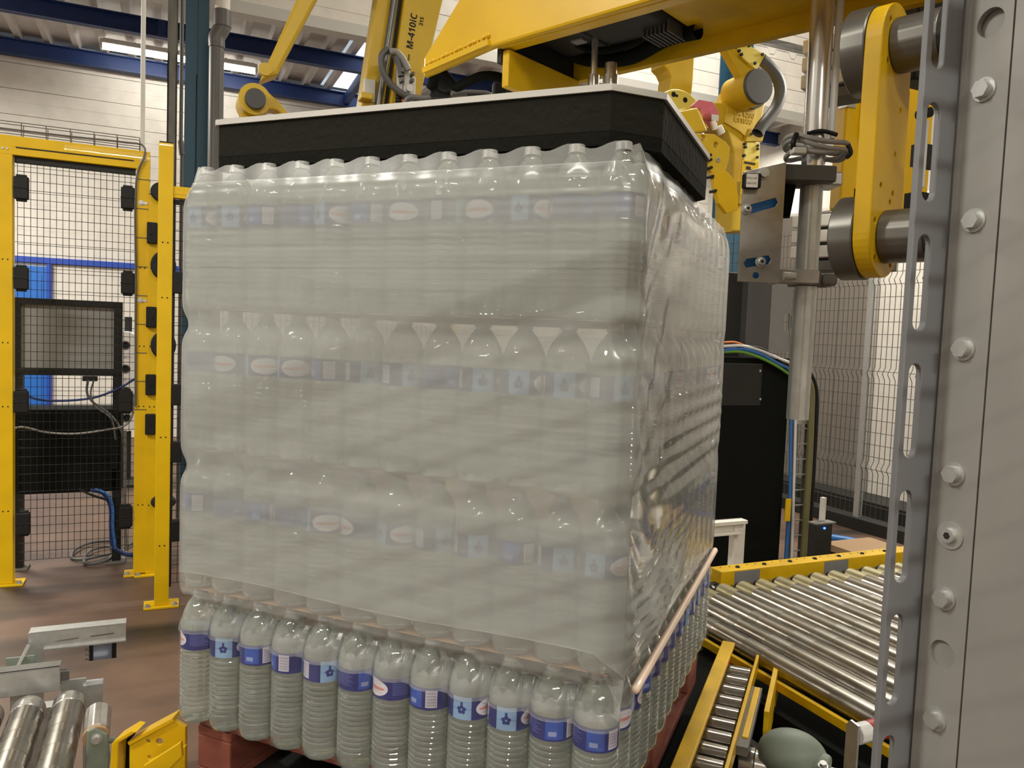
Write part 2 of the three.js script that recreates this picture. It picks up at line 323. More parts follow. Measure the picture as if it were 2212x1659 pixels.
{
  const v = 5.03, z = -v, gl = BF.z(z, [[14, 800], [306, 800], [38, 335], [289, 1190]]), xl = gl[0][0], xr = gl[1][0], h = 2.45;
  const t = thing('mesh_gate', 'yellow framed safety gate of black wire mesh, at the left edge of the picture', 'gate', BF, [(xl + xr) / 2, 0, z]);
  fencePost(t, xl, z, h); fencePost(t, xr, z, h);
  const top = part(t, 'top_beam', [box(xl - .035, xr + .035, h - .09, h + .012, z - .03, z + .036, .004), box(xl + .03, xr - .03, h - .045, h - .03, z + .03, z + .038)], M.yellowPost);
  sub(top, 'beam_groove', box(xl + .05, xr - .05, h - .052, h - .046, z + .0362, z + .039), M.dark);
  sub(top, 'beam_screw', [-.02, .0].flatMap(d => [rod([xl + d + .01, h - .06, z + .036], [xl + d + .01, h - .06, z + .04], .006), rod([xr + d + .01, h - .04, z + .036], [xr + d + .01, h - .04, z + .04], .006)]), M.trayEdge);
  part(t, 'mesh_panel', wireMesh(gl[2][0], gl[3][0], .13, 2.33, z + .004, .03, .049), M.wire, { kind: 'stuff' });
  part(t, 'mesh_frame', box(xl + .04, xr - .04, 2.325, 2.37, z - .012, z + .012, .003), M.dark);
  for (const [px, py, d] of [[46, 406, 1], [276, 428, 1], [46, 601, 1], [276, 612, 1], [46, 868, 1], [272, 867, 1], [50, 1131, 1], [272, 1116, 1]]) {
    const [[x, y]] = BF.z(z + .03, [[px, py]]), b = part(t, 'mesh_bracket', hinge(x, y, z + .02), M.black);
    sub(b, 'screw', [rod([x - .014, y - .01, z + .04], [x - .014, y - .01, z + .046], .006), rod([x + .014, y - .01, z + .04], [x + .014, y - .01, z + .046], .006)], M.dark);
  }
  // cable ties and clips up the right post
  for (let i = 0; i < 9; i++) part(t, 'cable_tie', box(xr - .037, xr + .037, .98 + i * .165, .984 + i * .165, z - .037, z + .0385), M.cable);
  for (const y of [2.17, 1.615]) part(t, 'clip', [...aim(hexBolt(.012, .008), [xr - .01, y, z + .036], [0, 0, 1]), box(xr - .022, xr + .024, y - .008, y + .006, z + .035, z + .039)], M.galv);
  // wire cable tray above the beam
  const c = thing('cable_tray', 'wire cable tray running along the top of the yellow mesh gate', 'cable tray', BF, [(xl + xr) / 2, h + .012, z]);
  const w = [], x0 = xl - .3, x1 = xr - .02;
  for (const [yy, zz] of [[h + .035, z - .04], [h + .035, z + .03], [h + .085, z - .04], [h + .085, z + .03]]) w.push(rod([x0, yy, zz], [x1, yy, zz], .0022, .0022, 6));
  for (let x = x0 + .03; x <= x1 + .001; x += .115) w.push(hose([[x, h + .085, z + .03], [x, h + .036, z + .03], [x, h + .012, z + .02], [x, h + .012, z - .03], [x, h + .036, z - .04], [x, h + .085, z - .04]], .0022, 14, 5));
  part(c, 'wire_basket', w, M.wireGrey);
  const cab = thing('tray_cable', 'dark cable lying in the wire tray above the gate and looping down the post', 'cable', BF, [xr, 1.0, z + .03]);
  part(cab, 'cable', hose([[x0, h + .05, z], [xl + .3, h + .05, z + .004], [xr - .1, h + .055, z], [xr + .0, h + .045, z + .02], [xr + .005, h - .02, z + .048], [xr - .03, h - .12, z + .045], [xr - .034, 1.7, z + .045], [xr - .03, 1.0, z + .045]], .0055, 80), M.cable);
}
{ // corner post with its panel running behind the load, and the second post behind it
  const v = 4.42, z = -v, [[x]] = BF.z(z, [[354, 800]]), h = 2.40;
  const t = thing('mesh_fence', 'yellow fence post with black mesh panel, nearest the left side of the load', 'fence', BF, [x, 0, z]);
  fencePost(t, x, z, h, .07, [.33, .9, 1.62, 1.9]); fencePost(t, x + 1.55, z, h - .18);
  part(t, 'top_beam', [box(x + .03, x + 1.55, 2.13, 2.19, z - .025, z + .025, .004), box(x + .03, x + 1.55, 2.150, 2.156, z + .02, z + .027)], M.yellowPost);
  part(t, 'mesh_panel', wireMesh(x + .045, x + 1.5, .12, 2.11, z + .004, .03, .049), M.wire, { kind: 'stuff' });
  part(t, 'mesh_frame', [box(x + .036, x + .046, .1, 2.12, z - .008, z + .008), box(x + .036, x + 1.52, 2.10, 2.125, z - .008, z + .008)], M.dark);
  for (const y of [1.7, 1.12, .82, .40]) part(t, 'mesh_bracket', [box(x + .036, x + .09, y - .055, y + .055, z - .012, z + .03, .005), rod([x + .03, y + .035, z + .02], [x + .05, y + .035, z + .02], .006), rod([x + .03, y - .035, z + .02], [x + .05, y - .035, z + .02], .006)], M.black);
  const z2 = -5.0, [[x2]] = BF.z(z2, [[329, 800]]);
  const s = thing('fence_post', 'yellow fence post with black latches, half hidden behind the nearer post', 'post', BF, [x2, 0, z2]);
  fencePost(s, x2, z2, 2.22, .055);
  for (const y of [2.0, 1.52, 1.13, .9]) part(s, 'latch', [box(x2 - .035, x2 + .02, y - .06, y + .06, z2 + .02, z2 + .06, .006), rod([x2 - .012, y, z2 + .058], [x2 - .012, y, z2 + .066], .01)], M.black);
  for (const [py, hh] of [[418, .14], [575, .2], [745, .2], [1080, .1]]) { const [[bx, by]] = BF.z(z2, [[353, py]]); part(s, 'black_guard', rod([0, 0, 0], [0, 0, .05], .068, .068, 28, .01).scale(1, hh * 6, 1).translate(bx, by, z2 + .02), M.dark); }
}
{ // fence behind the viewpoint: its wires comb the light of the lamp behind it
  const z = .55, x0 = -1.75, x1 = 2.35, h = 2.46;
  for (let i = 0; i < 3; i++) {
    const a = x0 + i * 1.366, b = a + 1.366;
    const t = thing('mesh_fence', ['first', 'second', 'third'][i] + ' yellow framed mesh panel of the fence the picture is taken through', 'fence', BF, [a, 0, z]);
    fencePost(t, a, z, h + .06); if (i === 2) fencePost(t, b, z, h + .06);
    part(t, 'top_beam', box(a, b, h - .03, h + .01, z - .02, z + .02, .003), M.yellowPost);
    const g = []; for (let y = .14; y < h - .05; y += .05) g.push(rod([a, y, z], [b, y, z], .0035, .0035, 6)); for (let x = a + .04; x < b; x += .2) g.push(rod([x, .12, z + .006], [x, h - .04, z + .006], .002, .002, 6));
    part(t, 'mesh_panel', g, M.wire, { kind: 'stuff' });
  }
}

// ---------- behind the gate ----------
{
  const z = -5.32, P = (pts) => BF.z(z, pts), rect = (a, b, c, d) => { const p = P([[a, b], [c, d]]); return [p[0][0], p[1][0], p[1][1], p[0][1]]; };
  const [x0, x1, yb, yt] = rect(31, 642, 264, 812), o = [[x0, yb], [x1, yb], [x1, yt], [x0, yt]];
  const t = thing('machine_stand', 'black machine stand with a grey screen panel, behind the mesh gate', 'machine', BF, [(x0 + x1) / 2, 0, z]);
  const [s0, s1, sb, st] = rect(45, 656, 246, 797);
  part(t, 'screen_frame', plateZ(o, z + .03, .06, [[[s0, sb], [s0, st], [s1, st], [s1, sb]]]), M.black);
  part(t, 'screen_panel', box(s0 - .01, s1 + .01, sb - .01, st + .01, z - .02, z), M.screenGrey, { label: 'grey screen panel' });
  const [b0, b1, bb, bt] = rect(34, 884, 262, 1058);
  part(t, 'lower_box', box(b0, b1, bb, bt, z - .25, z + .03, .006), M.blackMatt);
  part(t, 'leg', [box(x0, x0 + .045, 0.012, yb + .01, z - .03, z + .03)], M.black); part(t, 'leg', [box(x1 - .05, x1, 0.012, yb + .01, z - .03, z + .03)], M.black);
  for (const x of [x0 + .022, x1 - .025]) part(t, 'foot', box(x - .05, x + .05, 0, .014, z - .06, z + .06, .003), M.grime);
  part(t, 'connector_block', P([[200, 815]]).map(([x, y]) => box(x - .05, x + .03, y - .02, y + .01, z + .03, z + .06, .003))[0], M.black);
  const C = (pts, zz) => BF.z(zz, pts).map(([a, b]) => [a, b, zz]);
  const cables = [
    ['blue hanging cable', 'dark blue cable sagging across the black stand behind the gate', C([[45, 850], [85, 863], [150, 865], [210, 857], [262, 836], [292, 818]], z + .06), .007, M.cableDarkBlue],
    ['grey hanging cable', 'pale grey cable slung low across the black box behind the gate', C([[0, 942], [42, 923], [100, 934], [160, 937], [220, 930], [270, 919], [285, 900], [288, 850]], z + .2), .006, M.cableGrey],
    ['connector cable', 'dark cable dropping from the connector below the grey screen', C([[190, 820], [188, 848], [200, 868], [235, 893], [262, 930], [268, 1000]], z + .06), .007, M.cable],
    ['connector cable', 'thin dark cable in front of the connector beneath the screen', C([[203, 820], [196, 850], [205, 876], [240, 905], [250, 950]], z + .08), .005, M.cable],
    ['blue hose', 'blue hoses running down from the black box to the floor', C([[195, 1058], [222, 1065], [238, 1092], [240, 1140], [245, 1180], [268, 1196], [300, 1200]], z + .05), .012, M.cableDarkBlue],
    ['blue hose', 'thin blue hose beside the thicker blue hose under the black box', C([[205, 1056], [232, 1068], [243, 1095], [244, 1140], [250, 1185]], z + .08), .008, M.cableBlue],
    ['black hose', 'black hose slanting out from under the black box', C([[170, 1056], [200, 1070], [232, 1080]], z + .07), .007, M.black],
    ['grey riser cable', 'dusty grey cable rising beside the right gate post', C([[270, 930], [270, 1100], [272, 1190]], z + .1), .009, M.grime],
  ];
  for (const [n, label, pts, r, m] of cables) { const k = thing('cable', label, 'cable', BF, pts[Math.floor(pts.length / 2)]); part(k, 'run', hose(pts, r, 60), m); }
  const coil = thing('cable_coil', 'loose loops of dark cable on the floor at the gate foot', 'cable', BF, [BF.y(0.02, [[195, 1200]])[0][0], 0, BF.y(.02, [[195, 1200]])[0][1]]);
  const loop = (pts) => hose(BF.y(.012, pts).map(([a, b], i) => [a, .012 + .004 * (i % 3), b]), .009, 70, 8);
  part(coil, 'loop', loop([[250, 1168], [205, 1172], [165, 1188], [155, 1205], [175, 1210], [215, 1204], [245, 1192], [235, 1182], [200, 1190], [182, 1208], [190, 1219], [225, 1216], [246, 1195]]), M.cable);
  part(coil, 'loop', loop([[250, 1195], [275, 1180], [300, 1170], [310, 1185], [285, 1198], [262, 1190]]), M.cable);
}
{ // film reels standing in a column behind the gate, with a low pallet
  const z = -7.6;
  [[271, 746, 'topmost'], [271, 797, 'second'], [272, 845, 'third'], [274, 903, 'lowest']].forEach(([px, py, w]) => {
    const [[x, y]] = BF.z(z, [[px, py]]), r = .118;
    const t = thing('film_reel', `white reel with a dark core, ${w} of the reels behind the right gate post`, 'reel', BF, [x, y, z], 'white reels behind the gate');
    part(t, 'roll', ring([x, y, z - .4], [x, y, z], r, .04, 40), M.paper); part(t, 'core', ring([x, y, z - .39], [x, y, z + .005], .04, .03, 24), M.grime); part(t, 'spindle', rod([x, y, z - .4], [x, y, z - .02], .03), M.dark);
  });
  const [[x, y]] = BF.z(z, [[272, 820]]);
  const t = thing('reel_rack', 'dark rack that carries the white reels behind the gate', 'rack', BF, [x, 0, z - .25]);
  part(t, 'upright', box(x - .03, x + .03, .02, y + .55, z - .48, z - .4), M.dark); part(t, 'foot', box(x - .2, x + .2, 0, .02, z - .55, z - .1), M.dark);
}

// ---------- the wrapped load ----------
const PITCHB = .0877, NX = 12, NZ = 13, BASE = .573, LAYER = .32, WX = NX * PITCHB, DZ = NZ * PITCHB;
const ORD = ['first', 'second', 'third', 'fourth', 'fifth', 'sixth', 'seventh', 'eighth', 'ninth', 'tenth', 'eleventh', 'twelfth', 'thirteenth'];
{ // red pallet
  const x0 = -1.02, x1 = -.03, z0 = -.05, z1 = -DZ + .01, y = BASE - .004;
  const t = thing('wooden_pallet', 'red painted wooden pallet under the stacked water bottles', 'pallet', LF, [(x0 + x1) / 2, y - .144, (z0 + z1) / 2]);
  for (let i = 0; i < 7; i++) { const a = z0 + (z1 - z0) * i / 7, w = (z1 - z0) / 7; part(t, 'deck_board', box(x0, x1, y - .022, y, a + w * .93, a + w * .02, .003), M.wood); }
  for (const x of [x0, (x0 + x1) / 2 - .05, x1 - .1]) {
    part(t, 'stringer_board', box(x, x + .1, y - .044, y - .0225, z0, z1, .003), M.wood);
    for (const z of [z0, (z0 + z1) / 2 + .07, z1 + .145]) part(t, 'block', box(x, x + .1, y - .122, y - .0445, z - .145, z, .004), M.wood);
    part(t, 'bottom_board', box(x, x + .1, y - .144, y - .1225, z0, z1, .003), M.wood);
  }
}
// bottle: clear body with ribs, navy label, pale cap
function bottleLabel() {
  const c = document.createElement('canvas'); c.width = 1024; c.height = 180; const g = c.getContext('2d');
  g.fillStyle = '#101a72'; g.fillRect(0, 0, 1024, 180); g.fillStyle = '#0f1a78'; g.fillRect(0, 0, 1024, 12); g.fillRect(0, 168, 1024, 12);
  g.fillStyle = '#8fb4d8'; g.fillRect(20, 0, 150, 180); g.fillStyle = '#7aa2cb'; g.fillRect(20, 92, 150, 10);
  g.fillStyle = '#1c2d7c'; for (let i = 0; i < 5; i++) { const a = i / 5 * 6.283 - 1.57; g.beginPath(); g.ellipse(95 + 22 * Math.cos(a), 100 + 22 * Math.sin(a), 15, 15, 0, 0, 7); g.fill(); } g.fillRect(86, 40, 18, 40);
  g.fillStyle = '#e6e3e6'; g.beginPath(); g.ellipse(330, 92, 125, 70, 0, 0, 7); g.fill(); g.fillStyle = '#d88c86'; g.beginPath(); g.ellipse(330, 96, 100, 15, 0, 0, 7); g.fill(); g.fillStyle = '#c3c4d4'; g.fillRect(255, 122, 150, 8); g.fillRect(265, 56, 130, 6);
  g.fillStyle = '#5a64ac'; for (let i = 0; i < 8; i++) g.fillRect(490, 26 + i * 15, 170 - (i * 37 % 60), 6);
  g.fillStyle = '#2a55b8'; g.fillRect(690, 14, 130, 150); g.fillStyle = '#9aa7d6'; g.fillRect(712, 104, 60, 36);
  g.fillStyle = '#dcd9e2'; g.fillRect(850, 20, 90, 140); g.fillStyle = '#33366a'; for (let y = 28; y < 150; y += 5 + (y * 7 % 4)) g.fillRect(858, y, 74, 1 + (y % 3));
  const t = new THREE.CanvasTexture(c); t.colorSpace = THREE.SRGBColorSpace; t.wrapS = THREE.RepeatWrapping; return t;
}
const bottleMat = phys(lin(.68, .73, .68), .045, { transmission: .80, ior: 1.33, thickness: .08, attenuationColor: lin(.80, .86, .83), attenuationDistance: .25, clearcoat: 1, clearcoatRoughness: .04 });
const capMat = phys(lin(.42, .43, .42), .3, { transmission: .25, ior: 1.4, thickness: .01 });
const labelMat = phys(lin(.8, .8, .85), .3, { map: bottleLabel(), clearcoat: .5, clearcoatRoughness: .15 });
const profile = [[.0002, .006], [.022, .004], [.030, 0], [.036, .003], [.0415, .014], [.0428, .028]];
for (let i = 0; i < 12; i++) { const y = .036 + i * .0112; profile.push([.0430, y], [.0430, y + .0054], [.0404, y + .0074], [.0404, y + .0088]); }
profile.push([.0430, .176], [.0426, .178], [.0424, .222], [.0430, .225], [.0428, .236], [.0405, .250], [.0355, .264], [.0285, .277], [.0205, .288], [.0145, .2955], [.0132, .299], [.0132, .303], [.0002, .304]);
const bodyRaw = new THREE.LatheGeometry(profile.map(p => new THREE.Vector2(...p)), 40);
{ const p = bodyRaw.attributes.position; for (let i = 0; i < p.count; i++) { const y = p.getY(i), w = Math.exp(-Math.pow((y - .256) / .014, 2)) * .07, k = 1 - w * (.5 + .5 * Math.cos(10 * Math.atan2(p.getX(i), p.getZ(i)))); p.setX(i, p.getX(i) * k); p.setZ(i, p.getZ(i) * k); } bodyRaw.computeVertexNormals(); }   // dimpled shoulder
const bodyGeo = toCreasedNormals(bodyRaw, .5);
const capGeo = join([new THREE.LatheGeometry([[.0002, .316], [.0135, .316], [.0148, .3145], [.0150, .303], [.0165, .302], [.0165, .2995], [.0136, .2995], [.0136, .303], [.0002, .3041]].map(p => new THREE.Vector2(...p)), 22)]);
const labelGeo = new THREE.CylinderGeometry(.0433, .0433, .045, 36, 1, true).translate(0, .1995, 0);
const bottle0 = new THREE.Group(); bottle0.name = 'water_bottle'; bottle0.userData = { category: 'bottle' };
sub(bottle0, 'bottle_body', bodyGeo, bottleMat); sub(bottle0, 'label_band', labelGeo, labelMat, { uv: true }); sub(bottle0, 'cap', capGeo, capMat);
const ROW = ['bottom', 'second lowest', 'third lowest', 'top'];
function placeBottle(i, j, k, label, group, turn) {
  const b = bottle0.clone(); b.name = numbered('water_bottle');
  b.position.copy(LF.world(-(i + .5) * PITCHB + (rnd() - .5) * .002, BASE + k * LAYER, -(j + .5) * PITCHB + (rnd() - .5) * .002)); b.rotation.y = LF.yaw + turn;
  b.userData = { category: 'bottle', label, group }; scene.add(b);
}
// turn of the front labels as seen: light patch, oval, plain, barcode ...
const FACE = [200, 350, 110, 60, 20, 150, 215, 75, 330, 340, 120, 110];
for (let k = 0; k < 4; k++) {
  for (let n = 0; n < NX; n++) placeBottle(NX - 1 - n, 0, k, `water bottle, ${ORD[n]} from the left in the ${ROW[k]} row of the broad front side`, `bottles in the ${ROW[k]} row`, (k ? rnd() * 360 : FACE[n]) * RAD);
  for (let j = 1; j < NZ; j++) placeBottle(0, j, k, `water bottle, ${ORD[j]} back from the near corner, ${ROW[k]} row, narrow right side`, `bottles in the ${ROW[k]} row`, rnd() * 6.28);
  if (k === 3 || k === 0) for (let n = 1; n < NX; n++) placeBottle(n, 1, k, `inner water bottle just behind the ${ORD[NX - 1 - n]} front bottle from the left, ${ROW[k]} row`, `inner bottles of the ${ROW[k]} row`, rnd() * 6.28);
}
for (let k = 1; k < 4; k++) {
  const y = BASE + k * LAYER, t = thing('layer_sheet', `brown cardboard sheet lying between the ${ROW[k - 1]} and ${ROW[k]} bottle rows`, 'sheet', LF, [-WX / 2, y - .003, -DZ / 2]);
  part(t, 'sheet', box(-WX + .02, -.02, y - .0032, y - .0006, -DZ + .02, -.016), M.card);
}
// stretch film wound round the load
const filmAlpha = texture(512, (x, y) => { const s = noise(x * 5, y * 90, 61, 5, 90), f = fractal(x * 4, y * 9, 67, 4, 9, 4), l = ((y * 6.3 + x * .8) % 1) < .5 ? .03 : 0; return .57 + .08 * (s - .5) + .20 * (f - .5) + l; }, [.9, 1.0]);
const filmBump = texture(512, (x, y) => (y > .62 && y < .86 ? .5 : .1) * noise(x * 3, y * 110, 71, 3, 110) + .2 * fractal(x * 6, y * 30, 73, 6, 30, 3) + .08 * fractal(x * 5, y * 5, 77, 5, 5, 2), [1.1, 1.0]);
const filmMat = phys(lin(.47, .495, .48), .25, { transparent: true, opacity: 1, alphaMap: filmAlpha, clearcoat: .7, clearcoatRoughness: .1, bumpMap: filmBump, bumpScale: .0022, side: THREE.DoubleSide });
const filmThin = phys(lin(.6, .62, .6), .15, { transparent: true, opacity: .06, clearcoat: .35, clearcoatRoughness: .08, side: THREE.DoubleSide });
const filmNeck = phys(lin(.72, .74, .72), .2, { transparent: true, opacity: .2, clearcoat: 1, clearcoatRoughness: .12, bumpMap: filmBump, bumpScale: .004, side: THREE.DoubleSide });
const filmPack = phys(lin(.42, .43, .41), .42, { transparent: true, opacity: .42, clearcoat: .2, clearcoatRoughness: .3, side: THREE.DoubleSide });
const filmClear = phys(lin(.75, .76, .74), .12, { transparent: true, opacity: .24, clearcoat: .8, clearcoatRoughness: .08, bumpMap: filmBump, bumpScale: .0022, side: THREE.DoubleSide });
const OUT = .005, RC = .048, FX = WX + 2 * OUT, FZ = DZ + 2 * OUT, LX = FX - 2 * RC, LZ = FZ - 2 * RC, ARC = Math.PI / 2 * RC, AROUND = 2 * (LX + LZ) + 4 * ARC;
function around(s) {                                           // point and outward direction on the rounded outline; s = 0 at the left end of the front
  s = ((s % AROUND) + AROUND) % AROUND; const legs = [LX, ARC, LZ, ARC, LX, ARC, LZ, ARC];
  const cs = [[-WX - OUT + RC, OUT], null, [OUT, OUT - RC], null, [OUT - RC, -DZ - OUT], null, [-WX - OUT, -DZ - OUT + RC]], dir = [[1, 0], 0, [0, -1], 0, [-1, 0], 0, [0, 1]], nor = [[0, 1], 0, [1, 0], 0, [0, -1], 0, [-1, 0]];
  const cc = { 1: [OUT - RC, OUT - RC, Math.PI / 2], 3: [OUT - RC, -DZ - OUT + RC, 0], 5: [-WX - OUT + RC, -DZ - OUT + RC, -Math.PI / 2], 7: [-WX - OUT + RC, OUT - RC, Math.PI] };
  let k = 0; while (k < 7 && s > legs[k]) { s -= legs[k]; k++; }
  if (k % 2 === 0) return { x: cs[k][0] + dir[k][0] * s, z: cs[k][1] + dir[k][1] * s, nx: nor[k][0], nz: nor[k][1], corner: 0, along: s, leg: k };
  const a = cc[k][2] - s / RC; return { x: cc[k][0] + RC * Math.cos(a), z: cc[k][1] + RC * Math.sin(a), nx: Math.cos(a), nz: Math.sin(a), corner: Math.sin(s / ARC * Math.PI), along: s, leg: k };
}
function pinch(p, y) {
  let d = 0; const edge = p.corner ? 1 : 0;
  for (let k = 1; k < 4; k++) d += (.0022 + .0125 * p.corner) * Math.exp(-Math.pow((y - (BASE + k * LAYER - .038)) / .024, 2));
  if (y > 1.75) d += (.010 + .018 * p.corner) * Math.pow((y - 1.75) / .06, 2) * .8;
  if (y < .87) {                                               // pack film hugging the bottles of the bottom row
    const x = (((p.along + RC - OUT) % PITCHB) + PITCHB) % PITCHB - PITCHB / 2; if (!edge) d += Math.min(.017, .0452 - Math.sqrt(Math.max(0, .0452 * .0452 - x * x)));
    d += .022 * Math.pow(Math.max(0, y - .785) / .06, 2);
  } else if (!edge) d += (p.leg === 2 ? .0006 : .0022) * (.5 + .5 * Math.cos(2 * Math.PI * (p.along + RC) / PITCHB));
  if (p.leg === 2) {                                             // slack folds on the right side
    const s = p.along, w1 = Math.exp(-Math.pow((y - .97) / .075, 2)) * Math.exp(-Math.pow((s - .26) / .24, 2));
    d += -.014 * w1 * (1 + Math.sin((y * 1.0 - s * .12) * 2 * Math.PI / .032 + 1.5 * Math.sin(s * 14)));
    for (const yb of [1.52, 1.2]) { const r = Math.hypot(s - .05, (y - yb) * 1.2); d += .0028 * Math.sin(Math.atan2(y - yb, s - .05 + .12) * 17) * Math.exp(-Math.pow((r - .3) / .22, 2)); }
    d += .003 * Math.sin(y * 2 * Math.PI / .045) * Math.exp(-Math.pow((y - 1.3) / .12, 2)) * Math.min(1, s * 2);
  }
  return d;
}
function filmSheet(lower, upper, ns, ny, extra = 0) {
  const pos = [], uv = [], idx = [];
  for (let i = 0; i <= ns; i++) { const s = AROUND * i / ns, p = around(i === ns ? 0 : s), a = lower(s), b = upper(s);
    for (let j = 0; j <= ny; j++) { const y = a + (b - a) * j / ny, d = extra - pinch(p, y); pos.push(p.x + p.nx * d, y, p.z + p.nz * d); uv.push(s, y); } }
  for (let i = 0; i < ns; i++) for (let j = 0; j < ny; j++) { const a = i * (ny + 1) + j, b = a + ny + 1; idx.push(a, b, a + 1, b, b + 1, a + 1); }
  const g = new THREE.BufferGeometry(); g.setAttribute('position', new THREE.Float32BufferAttribute(pos, 3)); g.setAttribute('uv', new THREE.Float32BufferAttribute(uv, 2)); g.setIndex(idx); g.computeVertexNormals(); return g;
}
{
  const sC = LX + ARC, sR = sC + LZ;
  const low = s => { let y = .932 + .004 * Math.sin(s * 9); if (s > LX && s < sR + ARC) { const q = Math.min(1, (s - LX) / (ARC + .05)); y = .935 + (.842 + .03 * (s - sC) - .935) * q; } else if (s >= sR + ARC) y = .88; if (s > AROUND - .3) y = .88 + .052 * (s - AROUND + .3) / .3; return y; };
  const t = thing('stretch_film', 'milky stretch film wound around the three upper rows of bottles', 'film', LF, [-WX / 2, .9, -DZ / 2]);
  part(t, 'film_wrap', filmSheet(low, () => 1.808, 700, 110), filmMat, { uv: true });
  part(t, 'clear_hem', filmSheet(s => low(s) - (s < LX + ARC || s > AROUND - .3 ? .085 : .004), s => low(s) + .003, 300, 8), filmClear, { uv: true, label: 'clear lower hem' });
  part(t, 'pack_film', filmSheet(() => 1.806, s => 1.846 - (around(s).leg === 2 ? .004 : .012) * (.5 + .5 * Math.cos(2 * Math.PI * (around(s).along + RC) / PITCHB)), 400, 8, -.002), filmPack, { uv: true, label: 'clear film over the caps' });
  part(t, 'lower_pack_film', filmSheet(() => .585, () => .845, 1400, 14, -.0015), filmThin, { uv: true, label: 'clear pack film round the bottom row' });
  part(t, 'shoulder_film', filmSheet(() => .79, () => .85, 1400, 8, .0005), filmNeck, { uv: true, label: 'clear pack film over the shoulders of the bottom row' });
  const rope = []; for (let i = 0; i <= 30; i++) { const s = sC + .055 + (LZ - .075) * i / 30, p = around(s), y = low(s) - .004; rope.push([p.x + p.nx * (.008), y, p.z + p.nz * .008]); }
  part(t, 'rolled_hem', [hose(rope, .0088, 90, 10), new THREE.SphereGeometry(.0088, 12, 8).translate(...rope[0]), new THREE.SphereGeometry(.0088, 12, 8).translate(...rope[30])], phys(lin(.92, .70, .54), .45, { clearcoat: .3 }), { label: 'gathered pinkish film hem' });
}

// ---------- press plate and yellow press frame above the load ----------
{
  const y0 = 1.8495, y1 = 1.945, x0 = -1.015, x1 = .008, z0 = -.052, z1 = -.72, c = .082, inset = .0055;
  const out = (e) => [[x0 + e, z0 - .02 - e], [x0 + .02 + e, z0 - e], [x1 - c - e * .4, z0 - e], [x1 - e, z0 - c - e * .4], [x1 - e, z1 + c], [x1 - c, z1 + e], [x0 + c, z1 + e], [x0 + e, z1 + c]];
  const t = thing('press_plate', 'charcoal foam press plate with a pale top edge, resting on the load', 'press plate', LF, [(x0 + x1) / 2, y0, (z0 + z1) / 2]);
  part(t, 'foam_side', plateY(out(inset), y1, y1 - y0 - .026), M.foam); part(t, 'foam_sole', plateY(out(.006), y0 + .026, .026), M.foamDark);
  part(t, 'top_sheet', plateY(out(0), y1 + .012, .012), M.trayEdge, { label: 'pale metal top sheet' });
  const sp = MF.z(-1.43, [[1283, 150], [1308, 150]]);
  for (const [x, k] of [[sp[0][0], 0], [sp[1][0], 1]]) {
    const w = MF.world(x, 0, -1.43 - k * .02), l = LF.local(w);
    const g = thing('guide_shaft', ['polished guide shaft standing on the press plate under the yellow frame', 'short thick guide shaft right beside the polished shaft on the press plate'][k], 'shaft', LF, [l.x, y1 + .0125, l.z]);
    part(g, 'shaft', rod([l.x, y1 + .0125, l.z], [l.x, k ? 2.105 : 2.33, l.z], k ? .014 : .0075, k ? .014 : .0075, 18), k ? M.steel : M.chrome);
    part(g, 'bush', rod([l.x, y1 + .0125, l.z], [l.x, 2.08, l.z], k ? .017 : .0125), M.steel);
  }
}
